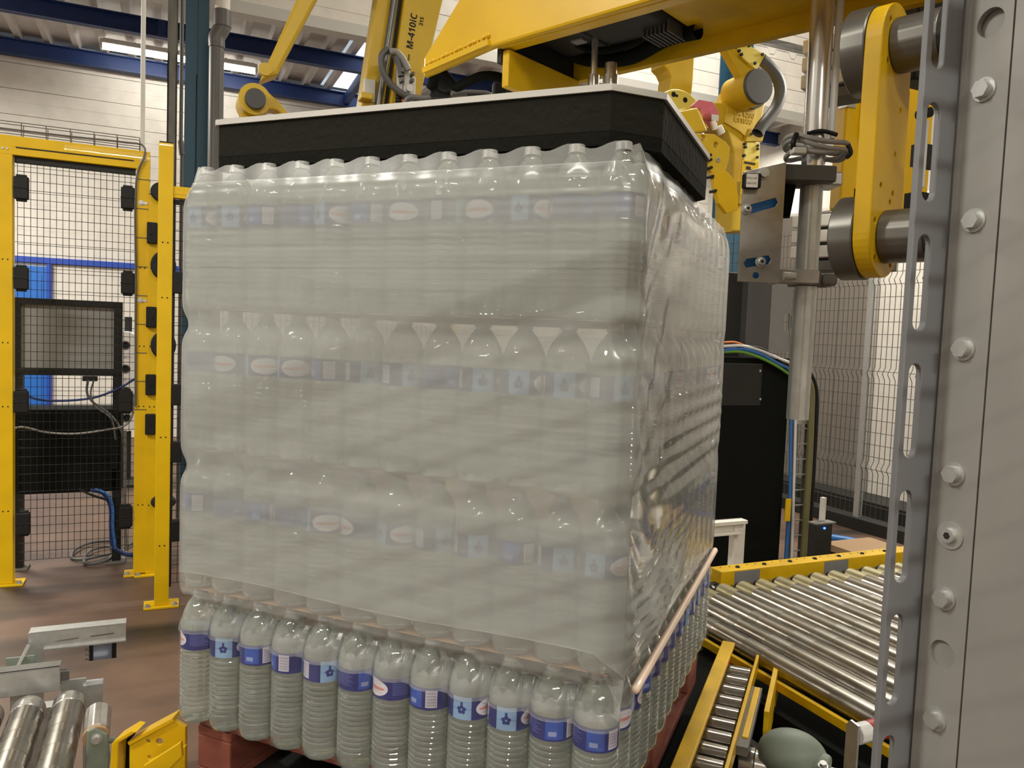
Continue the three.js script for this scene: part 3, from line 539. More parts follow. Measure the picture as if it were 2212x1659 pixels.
{
  const K0 = -1.286, K1 = -1.574, YB = 2.15;
  const side = MF.z(K0, [[915, 165], [1060, 106], [1225, 53], [1390, 0]]), sl = MF.z(K0, [[915, 125], [990, 0]]);
  const far = MF.z(K1, [[1293, 164], [1540, 106], [1745, 62]]);
  const yb = (side[1][1] + side[3][1]) / 2, yf = (far[0][1] + far[2][1]) / 2, xEnd = .6;
  const xl = side[1][0], dx = sl[1][0] - sl[0][0], dy = sl[1][1] - sl[0][1], top = 2.62;
  const t = thing('overhead_press', 'large glossy yellow overhead press frame with an open underside', 'frame', MF, [.2, yb, (K0 + K1) / 2]);
  const outline = [[sl[0][0], side[0][1]], [xl, yb], [xEnd, yb], [xEnd, top], [sl[0][0] + dx / dy * (top - sl[0][1]), top], [sl[0][0], sl[0][1]]];
  part(t, 'side_plate', plateZ(outline, K0, .02, [], .006), M.yellow);
  // lip welded along the lower edge left of the corner
  part(t, 'weld_lip', [bar([sl[0][0] + .004, side[0][1] + .012, K0 + .002], [xl - .004, yb + .010, K0 + .002], .010, .013), ...Array.from({ length: 15 }, (_, i) => { const f = i / 14; return new THREE.SphereGeometry(.0035 + .0015 * (i % 3), 8, 6).translate(sl[0][0] + .012 + (xl - sl[0][0] - .02) * f, side[0][1] + .026 + (yb - side[0][1]) * f, K0 + .001); })], M.yellow);
  part(t, 'far_plate', box(xl - .05, xEnd, yf, top, K1 - .02, K1), M.yellowWorn);
  part(t, 'end_plate', box(xl + .001, xl + .013, yb - .03, top, K1, K0 - .021), M.dark);
  const o = MF.y(YB, [[1101, 120], [1368, 21], [1540, 90], [1293, 163]]);
  const bx0 = (o[0][0] + o[3][0]) / 2, bx1 = (o[1][0] + o[2][0]) / 2;
  part(t, 'near_flange', box(xl, xEnd, yb, yb + .014, K0 - .05, K0 - .02, .003), M.yellow);
  part(t, 'bottom_plate', box(bx1, xEnd, yb + .03, yb + .044, K1 + .0005, K0 - .0205), M.yellowWorn);
  part(t, 'cross_bar', box(xl + .014, xl + .034, yb - .085, yb - .004, K1 + .001, K0 - .024, .003), M.yellowWorn);
  part(t, 'top_plate', box(sl[0][0] + .12, xEnd, top - .02, top, K1, K0 - .02), M.yellow);
  part(t, 'cross_bolt', aim(hexBolt(.013, .014), [xl + .024, yb - .086, K0 - .10], [0, -1, 0]), M.galv);
  // drive inside
  const d = thing('drive_motor', 'black drive motor with cooling fins inside the yellow press frame', 'motor', MF, [(bx0 + bx1) / 2, yb + .02, (K0 + K1) / 2]);
  const mx = bx0 + .15, my = yb + .02;
  part(d, 'housing', box(mx, bx1 - .005, my, my + .22, K1 + .05, K0 - .04, .03), M.dark);
  parts(d, 'fin', Array.from({ length: 7 }, (_, i) => box(bx1 - .075 + i * .010, bx1 - .071 + i * .010, my - .014, my + .2, K1 + .055, K1 + .13)), M.darkGrey);
  part(d, 'gear_case', box(bx0 + .02, mx, my + .01, my + .2, K1 + .06, K0 - .05, .015), M.black);
  parts(d, 'rating_plate', [box(bx0 + .06, bx0 + .085, my + .006, my + .011, K0 - .10, K0 - .07), box(bx0 + .10, bx0 + .13, my + .006, my + .011, K0 - .16, K0 - .135)], M.midGrey);
  const hs = [['black drive hose slung along the far side of the press frame opening', [[bx1 + .02, yb + .02, K1 + .06], [bx1 - .06, yb + .025, K1 + .05], [(bx0 + bx1) / 2, yb + .012, K1 + .03], [bx0 + .06, yb + .03, K1 + .04], [bx0 + .0, yb + .06, K1 + .08]], .017],
    ['thin black cable looping below the motor in the press frame', [[bx1 - .02, yb + .05, K1 + .1], [bx1 - .1, yb + .02, K1 + .09], [bx0 + .12, yb + .02, K1 + .10], [bx0 + .05, yb + .07, K1 + .15]], .008]];
  for (const [l, p, r] of hs) { const h = thing('hose', l, 'hose', MF, p[2]); part(h, 'run', hose(p, r, 50, 12), M.blackMatt); }
}
{ // dark hoses and fittings between frame and plate, at the left end
  const C = (pts) => pts.map(([x, y, d]) => at(x, y, d));
  const W = new Frame(O, 0);
  const list = [
    ['black_hose', 'thick black hose arching under the left end of the yellow frame', C([[930, 190, 1.95], [940, 166, 1.93], [955, 158, 1.92], [970, 172, 1.92], [985, 188, 1.92], [1005, 180, 1.9], [1040, 165, 1.88], [1075, 166, 1.88], [1100, 178, 1.9], [1150, 195, 1.95]]), .0115, M.blackMatt],
    ['cable_pair', 'grey cable lying in a shallow arch along the press plate top', C([[872, 380, 2.2], [880, 214, 2.2], [920, 213, 2.2], [960, 206, 2.2], [1000, 200, 2.2], [1030, 200, 2.2], [1060, 207, 2.2], [1066, 380, 2.2]]), .007, M.cable],
    ['cable_pair', 'olive cable just under the grey arching cable on the press plate', C([[934, 380, 2.25], [940, 214, 2.25], [980, 205, 2.25], [1010, 203, 2.25], [1040, 204, 2.25], [1070, 210, 2.25], [1078, 380, 2.25]]), .006, M.cableOlive],
  ];
  for (const [n, l, p, r, m] of list) { const h = thing('hose', l, 'hose', W, p[3].toArray()); part(h, 'run', hose(p, r, 60, 10), m); }
  const f = at(952, 195, 1.98), h = thing('valve_block', 'black valve block with fittings between press plate and yellow frame', 'valve', W, f.toArray());
  const e = 1.98 / FOCAL, v = (x, y) => [f.x + (x - 952) * e, f.y - (y - 195) * e];
  const bx = (x0, x1, y0, y1, z0, z1, r) => { const a = v(x0, y1), b = v(x1, y0); return box(a[0], b[0], a[1], b[1], f.z + z0, f.z + z1, r); };
  part(h, 'body', [bx(930, 975, 180, 213, -.03, .02, .006), bx(1060, 1145, 170, 208, -.06, .0, .01), bx(1000, 1060, 186, 206, -.1, -.04, .01)], M.black);
  const ra = v(962, 188), rb = v(1107, 186);
  parts(h, 'round_fitting', [rod([...ra, f.z], [...ra, f.z + .035], .02, .02, 24, .004), rod([rb[0], rb[1], f.z - .02], [rb[0], rb[1], f.z + .02], .022, .022, 24, .004)], M.dark);
  const s0 = v(933, 180), s1 = v(940, 158); part(h, 'silver_fitting', rod([...s0, f.z + .02], [...s1, f.z + .02], .006), M.galv);
  const y0 = v(1040, 188); part(h, 'yellow_tab', [bx(1010, 1052, 178, 198, -.12, -.11, .003)], M.yellowWorn);
}

// ---------- slotted mast on the right ----------
{
  const P0 = BF.local(at(2076, 150, .95)), zf = P0.z, xs = P0.x;
  const fe = BF.z(zf, [[1996, 200], [1895, 1600]]), xf = (fe[0][0] + fe[1][0]) / 2, thick = .008, yTop = 2.5;
  const t = thing('slotted_mast', 'grey folded steel mast with long slots and hex bolts, at the right edge', 'mast', BF, [xs, 0, zf]);
  const slots = [];
  const spec = [[2022, 2045, -80, 158], [2008, 2032, 226, 436], [1982, 2008, 510, 715], [1962, 1985, 784, 986], [1940, 1962, 1055, 1250], [1917, 1942, 1318, 1522], [1893, 1916, 1585, 1790]];
  for (const [a, b, c, d] of spec) { const p = BF.z(zf, [[(a + b) / 2, c], [(a + b) / 2, d]]); slots.push([(p[0][0] + p[1][0]) / 2, (p[0][1] + p[1][1]) / 2, p[0][1] - p[1][1]]); }
  const sx = slots.reduce((s, a) => s + a[0], 0) / slots.length;
  const pitch = (slots[0][1] - slots[6][1]) / 6, hgt = slots.slice(1, 6).reduce((s, a) => s + a[2], 0) / 5;
  const holes = []; for (let k = -1; k < 9; k++) { const y = slots[6][1] + (7 - k) * pitch - pitch; if (y - hgt / 2 > .08 && y + hgt / 2 < yTop - .04) holes.push(slot(sx, y, .021, hgt, 8)); }
  part(t, 'slotted_flange', plateZ([[xf, 0], [xs, 0], [xs, yTop], [xf, yTop]], zf, thick, holes, .0012), M.mastFlange);
  const jt = BF.x(xs, [[2188, 30], [2084, 1600]]), zj = -(jt[0][0] + jt[1][0]) / 2;
  const hole = BF.x(xs, [[2145, 50], [2040, 1412]]);
  part(t, 'bolted_sheet', plateX([[-zf - .004, 0], [-zj + .0012, 0], [-zj + .0012, yTop], [-zf - .004, yTop]].map(([a, b]) => [a, b]), xs + .004, thick, [circle(hole[0][0], hole[0][1], .0165), circle(hole[1][0], hole[1][1], .0165)]), M.mast);
  parts(t, 'hole_backing', [rod([xs + .012, hole[0][1], -hole[0][0]], [xs + .006, hole[0][1], -hole[0][0]], .03), rod([xs + .012, hole[1][1], -hole[1][0]], [xs + .001, hole[1][1], -hole[1][0]], .03)], M.mast);
  const zo = -Math.min(BF.x(xs, [[2212, 500]])[0][0], BF.x(xs, [[2212, 1659]])[0][0]) + .06;
  part(t, 'outer_sheet', box(xs - .004, xs + .004, 0, yTop, zj + .0012, zo), M.mast);
  part(t, 'joint', box(xs + .001, xs + .006, 0, yTop, zj - .002, zj + .002), M.groove);
  part(t, 'rear_web', box(xs + .004, xs + .11, 0, yTop, zf - .006, zf), M.mast);
  part(t, 'foot_plate', box(xf - .03, xs + .12, 0, .012, zf - .08, zf + .3), M.dark);
  for (const [px, py, k] of [[2132, 195, 0], [2110, 477, 0], [2087, 754, 0], [2066, 1024, 0], [2058, 1156, 1], [2046, 1292, 0], [2026, 1552, 0], [1975, 12, 0]]) {
    if (px === 1975) continue;
    const [[a, y]] = BF.x(xs, [[px, py]]);
    if (k) { const b = part(t, 'socket_bolt', [...aim([new THREE.CylinderGeometry(.0165, .0165, .0025, 28)], [xs - .0045, y, -a], [-1, 0, 0]), ...aim([new THREE.CylinderGeometry(.0085, .0095, .006, 20)], [xs - .008, y, -a], [-1, 0, 0])], M.galv); sub(b, 'hex_socket', rod([xs - .0112, y, -a], [xs - .0105, y, -a], .0045, .0045, 6), M.dark); }
    else part(t, 'hex_bolt', aim(hexBolt(.0112, .0085), [xs - .004, y, -a], [-1, 0, 0]), M.galv);
  }
}
// chain strip and machine pieces seen through the upper slots
{
  const z = -1.02, p = BF.z(z, [[2003, 258], [1995, 405], [2000, 90], [2018, 130]]);
  const t = thing('toothed_belt', 'pale stained belt strip behind the second slot of the grey mast', 'belt', BF, [p[0][0], p[1][1], z]);
  part(t, 'belt', box(p[1][0] - .006, p[0][0] + .006, p[1][1], p[0][1], z - .006, z, .001), M.cableWhite);
  part(t, 'carrier_bar', box(p[0][0], p[0][0] + .4, p[0][1] - .08, p[0][1] - .04, z - .03, z - .008), M.dark);
  parts(t, 'belt_clamp', [rod([p[0][0], p[0][1] + .012, z - .02], [p[0][0], p[0][1] + .012, z + .006], .009, .009, 16), box(p[1][0] - .012, p[1][0] + .02, p[1][1] - .04, p[1][1] - .008, z - .03, z)], M.black);
  const q = BF.z(-1.1, [[1996, 0], [2030, 160]]);
  const c = thing('guide_carriage', 'black carriage block behind the topmost slot of the grey mast', 'carriage', BF, [q[0][0], q[1][1], -1.1]);
  part(c, 'block', box(q[0][0] - .01, q[1][0] + .05, q[1][1] - .02, q[0][1] + .12, -1.15, -1.1, .006), M.black);
}
// ---------- yellow link with four drums ----------
{
  const P0 = QF.local(at(1905, 300, 1.2)), x = P0.x, P = (pts) => QF.x(x, pts);
  const [top, bot] = P([[1940, 100], [1912, 512]]), r = .063, out = [];
  for (let i = 0; i <= 20; i++) { const a = i / 20 * Math.PI; out.push([top[0] + r * Math.cos(a), top[1] + r * Math.sin(a)]); }
  for (let i = 0; i <= 20; i++) { const a = Math.PI + i / 20 * Math.PI; out.push([bot[0] + r * Math.cos(a), bot[1] + r * Math.sin(a)]); }
  const t = thing('link_plate', 'yellow stadium-shaped link plate between the steel drums, left of the mast', 'link', QF, [x, bot[1], -bot[0]]);
  const ph = [[-.035, .03], [-.035, -.03], [.03, -.09], [.02, -.16], [.012, -.235]].map(([a, b]) => [top[0] + a, top[1] + b]).concat([[-.03, .075], [-.045, .02], [.02, .07], [-.035, -.035], [.03, -.04]].map(([a, b]) => [bot[0] + a, bot[1] + b]));
  part(t, 'plate', plateX(out, x, .026, ph.map(([a, b]) => circle(a, b, .0042, 10)), .002), M.yellowWorn);
  parts(t, 'hole_shade', ph.map(([a, b]) => rod([x - .025, b, -a], [x - .012, b, -a], .006, .006, 10)), M.dark);
  for (const [c, w] of [[top, 'upper'], [bot, 'lower']]) {
    const rear = thing('steel_drum', `dark steel drum behind the ${w} end of the yellow link`, 'drum', QF, [x - .026, c[1] - .064, -c[0]]);
    part(rear, 'drum', rod([x - .064, c[1], -c[0]], [x - .0265, c[1], -c[0]], .066, .066, 56, .002), M.castIron);
    const front = thing('steel_drum', `smaller steel drum in front of the ${w} end of the yellow link`, 'drum', QF, [x, c[1] - .04, -c[0]]);
    part(front, 'drum', rod([x + .0005, c[1], -c[0]], [x + .066, c[1], -c[0]], .041, .041, 48, .0015), M.castIron);
    part(front, 'end_ring', ring([x + .066, c[1], -c[0]], [x + .076, c[1], -c[0]], .0405, .030, 40), M.dark); part(front, 'axle', rod([x + .066, c[1], -c[0]], [x + .14, c[1], -c[0]], .03, .03, 32), M.black);
  }
  part(t, 'rear_rib', plateX([[top[0] + .03, top[1] - .05], [top[0] + .075, top[1] - .05], [top[0] + .075, bot[1] + .05], [top[0] + .03, bot[1] + .05]], x - .004, .02), M.yellow);
}
// ---------- yellow machine column behind the link ----------
{
  const z = -1.62, P = (pts) => BF.z(z, pts), a = P([[1840, 20], [1820, 452], [1890, 200], [1885, 300]]);
  const t = thing('machine_column', 'glossy yellow machine column behind the link and the steel drums', 'column', BF, [a[2][0], a[1][1], z]);
  const x0 = (a[0][0] + a[1][0]) / 2;
  part(t, 'column_box', box(x0, x0 + .34, a[1][1], 2.6, z - .045, z, .008, 3), M.yellow);
  const s = P([[1845, 195], [1868, 292], [1848, 420]]);
  part(t, 'side_rib', box(s[0][0] + .03, s[0][0] + .08, s[1][1], s[0][1] + .06, z - .002, z + .03, .006), M.yellow);
  part(t, 'cable_window', box(s[2][0] - .006, s[2][0] + .012, s[2][1] - .026, s[2][1] + .016, z - .004, z + .003, .002), M.black);
  const b = P([[1970, 8]])[0]; part(t, 'hex_bolt', aim(hexBolt(.02, .02), [b[0], b[1], z + .002], [0, 0, 1]), M.galv);
  const f = P([[1845, 158]])[0]; part(t, 'reflective_patch', box(x0 - .002, x0 + .03, 0 + P([[1836, 232]])[0][1], P([[1836, 190]])[0][1], z - .03, z + .002, .001), M.galv);
}
// ---------- pale profile arms ----------
for (const [pts, w, rows] of [[[[1729, 84], [1832, 62], [1734, 195], [1835, 178]], 'upper', 3], [[[1712, 462], [1815, 456], [1704, 562], [1808, 558]], 'lower', 3]]) {
  const z = -(MF.local(at(1790, 200, 1.72)).z * -1), p = MF.z(z, pts), x0 = (p[0][0] + p[2][0]) / 2, x1 = (p[1][0] + p[3][0]) / 2 + .1, y1 = (p[0][1] + p[1][1]) / 2, y0 = (p[2][1] + p[3][1]) / 2, h = (y1 - y0) / rows;
  const t = thing('profile_arm', `pale ${w} arm of three ribbed aluminium profiles behind the chrome pole`, 'arm', MF, [(x0 + x1) / 2, y0, z]);
  part(t, 'core', box(x0 + .012, x1, y0, y1, z - .09, z - .012), M.groove);
  for (let i = 0; i < rows; i++) { const r = part(t, 'profile', box(x0, x1, y0 + i * h + .004, y0 + (i + 1) * h - .004, z - .014, z, .0025), M.alu); sub(r, 'end_cap', box(x0 - .004, x0 + .006, y0 + i * h + .007, y0 + (i + 1) * h - .007, z - .08, z - .016, .002), M.alu); }
  part(t, 'under_rail', box(x0 + .03, x1, y0 - .024, y0 - .002, z - .08, z - .008, .002), M.grime);
}
// ---------- chrome pole with sensor bracket ----------
{
  const d = 1.5, W = new Frame(O, 0), a = at(1778, 60, d), b = at(1713, 895, d), lo = at(1713, 905, d), sp = at(1758, 356, d), x = (a.x + b.x) / 2 + .003, z = -d;
  const t = thing('vertical_pole', 'shiny vertical steel pole ending free in the air, right of the load', 'pole', W, [x, lo.y, z]);
  part(t, 'lower_tube', [ring([x, lo.y, z], [x, sp.y, z], .0207, .017, 36)], M.galv); part(t, 'upper_tube', rod([x, sp.y - .02, z], [x, 2.62, z], .0215, .0215, 40), M.chrome);
  const cb = thing('pole_cable', 'grey cable running up the right side of the shiny pole', 'cable', W, [x + .03, 1.9, z]);
  parts(cb, 'run', [hose([[x + .026, sp.y + .06, z + .01], [x + .0255, sp.y + .2, z + .012], [x + .028, sp.y + .36, z + .01], [x + .026, 2.6, z + .012]], .006, 40), hose([[x + .033, sp.y + .05, z], [x + .034, sp.y + .25, z], [x + .037, 2.6, z]], .005, 40)], M.cableWhite);
  const co = at(1760, 325, d), coil = thing('cable_coil', 'coil of grey cable strapped round the shiny pole above the bracket', 'cable', W, [co.x, co.y - .03, z]);
  const loop = (rx0, dy0, tilt0, ph) => { const rx = rx0 * .81, dy = dy0 * .81, tilt = tilt0 * .81, p = []; for (let i = 0; i < 16; i++) { const q = i / 16 * 6.283 + ph; p.push([co.x + rx * Math.cos(q), co.y + dy - tilt * Math.cos(q) + .004 * Math.sin(3 * q), z + rx * .75 * Math.sin(q) + .004]); } return hose(p, .0047, 70, 10, true); };
  part(coil, 'loop', loop(.072, .012, .008, 0), M.cableGrey); part(coil, 'loop', loop(.070, -.001, .012, 1), M.cableGrey); part(coil, 'loop', loop(.066, -.012, -.004, 2), M.cableGrey);
  parts(coil, 'strap', [hose([[co.x - .05, co.y + .019, z + .04], [co.x - .057, co.y, z + .045], [co.x - .05, co.y - .015, z + .036]], .005, 14), hose([[co.x - .025, co.y + .024, z + .026], [co.x, co.y + .029, z + .028], [co.x + .03, co.y + .024, z + .025]], .004, 14), hose([[co.x + .05, co.y + .008, z + .028], [co.x + .056, co.y - .01, z + .03], [co.x + .05, co.y - .018, z + .025]], .004, 12)], M.black);
  const tag = at(1708, 338, d); part(coil, 'clip', box(tag.x - .013, tag.x + .013, tag.y - .006, tag.y + .006, z + .03, z + .05, .003), M.cableWhite);
  // bracket
  const zb = -1.44, P = (pts) => W.z(zb, pts), o = P([[1608, 366], [1697, 350], [1690, 450], [1684, 612], [1592, 608], [1600, 480]]);
  const xl = (o[0][0] + o[4][0]) / 2, xr = (o[1][0] + o[3][0]) / 2;
  const k = thing('sensor_bracket', 'brushed steel sensor bracket plate with slots, clamped to the shiny pole', 'bracket', W, [xl, o[4][1], zb]);
  const sl = P([[1622, 452], [1675, 437]]), s2 = P([[1612, 569], [1660, 561]]), hl = P([[1633, 595]])[0];
  const st = (p, w) => { const [A, B] = p; return [[A[0], A[1] - w], [B[0], B[1] - w], [B[0] + w * .6, B[1]], [B[0], B[1] + w], [A[0], A[1] + w], [A[0] - w * .6, A[1]]]; };
  part(k, 'plate', plateZ([[xl, o[4][1]], [xr, o[3][1]], [xr, o[1][1]], [xl, o[0][1] - .004]], zb, .004, [st(sl, .008), st(s2, .008), circle(hl[0], hl[1], .0062, 16)], .0008), M.brushedPlate);
  parts(k, 'backing', [box(xl + .012, xr - .004, sl[0][1] - .03, sl[1][1] + .028, zb - .03, zb - .02), box(xl + .012, xr - .004, s2[0][1] - .024, s2[0][1] + .03, zb - .03, zb - .02)], M.sensorBlue, { label: 'blue sensor housing behind the slots' });
  part(k, 'return_flange', box(xr - .003, xr + .001, o[3][1], o[1][1], zb - .05, zb - .002), M.brushedPlate);
  for (const [px, py] of [[1612, 452], [1642, 566]]) { const [[bx, by]] = P([[px, py]]), b = part(k, 'socket_screw', [rod([bx, by, zb], [bx, by, zb + .003], .0095), rod([bx, by, zb + .003], [bx, by, zb + .013], .0065, .0065, 18, .001)], M.galv); sub(b, 'socket', rod([bx, by, zb + .0125], [bx, by, zb + .0135], .003, .003, 6), M.dark); }
  const n = P([[1649, 375]])[0]; part(k, 'top_nut', aim(hexBolt(.009, .008), [n[0], n[1], zb], [0, 0, 1]), M.galv);
  const c0 = P([[1698, 352], [1765, 395], [1690, 580], [1752, 612]]);
  part(k, 'upper_arm', [box(xr, x + .024, c0[1][1] + .004, c0[0][1], z - .025, zb - .004, .003)], M.darkGrey);
  part(k, 'upper_clamp', box(x - .004, x + .046, c0[1][1] + .003, c0[1][1] + .028, z - .028, z + .032, .004), M.galv);
  part(k, 'lower_arm', box(xr - .002, x + .004, c0[3][1], c0[2][1] + .0, zb - .045, zb - .004, .002), M.brushedPlate);
  part(k, 'lower_clamp', [box(x - .026, x + .018, c0[3][1] - .002, c0[2][1], z - .028, z + .032, .003), box(x + .0195, x + .050, c0[3][1] - .001, c0[2][1] - .002, z - .028, z + .031, .008, 3)], M.grime);
  const ls = P([[1700, 597]])[0]; part(k, 'clamp_screw', rod([ls[0] - .008, ls[1], zb + .004], [ls[0] + .014, ls[1], zb + .004], .0075, .0065, 16), M.galv);
  part(k, 'cable_sleeve', rod([xr + .018, c0[1][1] - .055, z + .005], [xr + .024, c0[0][1] - .02, z + .005], .013, .016, 20), M.blackMatt);
  // sensor with its label
  const s = P([[1602, 382], [1632, 410]]), q = thing('label_holder', 'small black box with a white label at the corner of the sensor bracket', 'box', W, [s[0][0], s[1][1], zb]);
  part(q, 'case', box(s[0][0], s[1][0] + .004, s[1][1], s[0][1] + .004, zb + .0005, zb + .02, .003), M.black);
  const cv = document.createElement('canvas'); cv.width = 128; cv.height = 144; const g = cv.getContext('2d'); g.fillStyle = '#d9d6cf'; g.fillRect(0, 0, 128, 144); g.fillStyle = '#55524e'; g.font = 'bold 30px sans-serif'; g.fillText('HTSU-HP', -6, 58, 136); g.fillText('SAA136', 6, 112, 116);
  const tx = new THREE.CanvasTexture(cv); tx.colorSpace = THREE.SRGBColorSpace;
  part(q, 'label', new THREE.PlaneGeometry(.021, .024).translate(s[0][0] + .0135, (s[0][1] + s[1][1]) / 2 + .001, zb + .0206), std(lin(1, 1, 1), .6, 0, { map: tx }), { uv: true });
}

// ---------- robot behind the load ----------
const font = await new FontLoader().loadAsync('fonts/droid/droid_sans_bold.typeface.json');
{
  const zA = -4.75, P = (pts, z = zA) => BF.z(z, pts);
  const arm = P([[836, 0], [800, 130], [788, 224], [862, 224], [905, 224], [957, 0]]);
  const ext = (a, b) => [a[0] + (a[0] - b[0]) * 1.2, a[1] + (a[1] - b[1]) * 1.2];
  const low = (a, b) => [b[0] + (b[0] - a[0]) * .35, b[1] + (b[1] - a[1]) * .35];
  const t = thing('palletising_robot', 'yellow upright robot arm with black lettering, left of the press frame', 'robot', BF, [arm[3][0], 1.2, zA]);
  const L0 = P([[818, 0], [784, 224]]), L1 = P([[866, 0], [835, 224]]), R0 = P([[873, 0], [842, 224]]), R1 = P([[957, 0], [905, 224]]);
  const quad = (A, B) => [low(A[0], A[1]), low(B[0], B[1]), ext(B[0], B[1]), ext(A[0], A[1])];
  part(t, 'front_beam', plateZ(quad(R0, R1), zA, .22, [], .012), M.robot);
  part(t, 'rear_beam', plateZ(quad(L0, L1), zA - .05, .16, [], .012), M.robot);
  const g0 = P([[862, 0], [832, 224]]), g1 = P([[872, 0], [842, 224]]);
  part(t, 'dark_gap', plateZ(quad(g0, g1), zA - .06, .12), M.dark);
  const pa = P([[852, 0]])[0], pb = P([[818, 224]])[0];
  part(t, 'conduit', rod([low(pa, pb)[0], low(pa, pb)[1], zA + .0], [ext(pa, pb)[0], ext(pa, pb)[1], zA + .0], .022, .022, 16), M.castIron);
  const w = P([[808, 168], [793, 215]]); part(t, 'guard_wrap', box(w[0][0] - .05, w[0][0] + .02, w[1][1], w[0][1], zA - .06, zA - .035, .006), M.plastic);
  const fo = P([[795, 205]])[0]; part(t, 'foot_lug', box(fo[0] - .045, fo[0] + .03, fo[1] - .03, fo[1] + .01, zA - .08, zA + .02, .01), M.robot);
  const dirv = [R0[0][0] - R0[1][0], R0[0][1] - R0[1][1]], ang = Math.atan2(dirv[1], dirv[0]);
  const txt = (s, size, px, py, m) => { const [[x, y]] = P([[px, py]], zA + .001); const g = new TextGeometry(s, { font, size, depth: .002, curveSegments: 4 }); g.rotateZ(ang).translate(x, y, zA); return g; };
  part(t, 'lettering', [txt('M-410iC', .041, 891, 108), txt('315', .024, 913, 57), txt('ooo', .016, 884, 132)], M.black);
  // hoses and white connectors on the arm
  const C = (pts, z) => P(pts, z).map(([x, y]) => [x, y, z]);
  const h = thing('hose', 'grey hose looped in front of the lettered robot arm', 'hose', BF, C([[830, 130]], zA + .1)[0]);
  part(h, 'run', hose(C([[866, 165], [862, 140], [852, 118], [838, 108], [826, 118], [823, 140], [832, 165], [850, 188], [872, 204], [900, 212], [935, 213]], zA + .12), .02, 80, 12), M.cable);
  const h2 = thing('hose', 'second grey hose curving down to the white connectors', 'hose', BF, C([[860, 125]], zA + .1)[0]);
  part(h2, 'run', hose(C([[840, 112], [855, 112], [868, 124], [878, 142], [882, 152]], zA + .14), .019, 40, 12), M.cableGrey);
  const k = thing('connector_block', 'cluster of white hose connectors on the lettered robot arm', 'connector', BF, C([[880, 180]], zA + .1)[0]);
  const bx = (a, b, c, d, z0, r) => { const p = P([[a, d], [b, c]], zA + .1); return box(p[0][0], p[1][0], p[0][1], p[1][1], zA + z0, zA + z0 + .06, r); };
  part(k, 'body', [bx(858, 872, 142, 196, .04, .008), bx(871, 886, 139, 200, .05, .01), bx(874, 900, 165, 206, .03, .01)], M.plastic);
  part(k, 'pin', [bx(862, 868, 152, 160, .095, .002), bx(862, 868, 172, 180, .095, .002), bx(886, 891, 160, 166, .09, .002), bx(884, 890, 174, 180, .09, .002)], M.grime);
  const nut = P([[882, 192]], zA + .1)[0]; part(k, 'cap_nut', rod([nut[0], nut[1], zA + .1], [nut[0], nut[1], zA + .13], .022), M.plastic);
  for (const [px, m, l] of [[862, M.black, 'black bellows hose rising under the white connectors'], [871, M.cableOrange, 'orange cable end below the white connectors'], [884, M.cableWhite, 'white ribbed hose end below the white connectors']]) { const p = P([[px, 196], [px - 2, 235]], zA + .08), hh = thing('hose', l, 'hose', BF, [p[1][0], p[1][1], zA + .08]); part(hh, 'run', [rod([p[0][0], p[0][1], zA + .08], [p[1][0], p[1][1], zA + .08], .014, .014, 14), ...(m === M.cableOrange ? [] : [0, 1, 2, 3].map(i => rod([p[0][0], p[0][1] - .02 - i * .02, zA + .08], [p[0][0], p[0][1] - .028 - i * .02, zA + .08], .021)))], m); }
}
{
  const z = -4.6, P = (pts, zz = z) => BF.z(zz, pts);
  const q = P([[690, -20], [636, -20], [560, 195], [590, 215]]), hub = P([[549, 217]])[0], e = P([[581, 217], [549, 190]]), r = Math.abs(e[0][0] - hub[0]);
  const t = thing('robot_link', 'yellow diagonal link rod with a dark capped joint, left of the robot arm', 'robot link', BF, [hub[0], hub[1] - r, z]);
  const up = (a, b, k) => [a[0] + (a[0] - b[0]) * k, a[1] + (a[1] - b[1]) * k];
  const A = P([[685, 0], [640, 0]]), B = P([[600, 160], [561, 175]]);
  part(t, 'rod', plateZ([B[1], B[0], up(A[0], B[0], 1.2), up(A[1], B[1], 1.2)], z, .12, [], .02), M.robot);
  const lug = P([[585, 152], [603, 158]]); part(t, 'rod_lug', [rod([lug[0][0] - .03, lug[0][1], z - .02], [lug[0][0] - .03, lug[0][1], z + .01], .035), ], M.robot);
  part(t, 'hub', ring([hub[0], hub[1], z - .16], [hub[0], hub[1], z + .035], r * 1.08, r * .72, 48), M.robot);
  part(t, 'hub_ring', ring([hub[0], hub[1], z - .02], [hub[0], hub[1], z + .03], r * .80, r * .6, 48), M.dark);
  part(t, 'hub_pin', rod([hub[0], hub[1], z - .1], [hub[0], hub[1], z + .05], r * .74, r * .74, 48, .004), M.robot);
  const cp = P([[552, 213]], z + .07)[0]; part(t, 'hub_cap', rod([cp[0], cp[1], z + .045], [cp[0], cp[1], z + .075], r * .70, r * .70, 48, .004), M.darkGrey);
  const arm = P([[575, 196], [600, 212], [628, 245], [560, 280], [525, 250], [540, 240]]), hole = P([[592, 238]])[0];
  part(t, 'lower_link', plateZ([P([[520, 240]])[0], P([[578, 192]])[0], P([[606, 218]])[0], P([[632, 250]])[0], P([[700, 330]])[0], P([[560, 330]])[0]], z - .03, .1, [circle(hole[0], hole[1] - .04, .05, 20)], .01), M.robot);
}
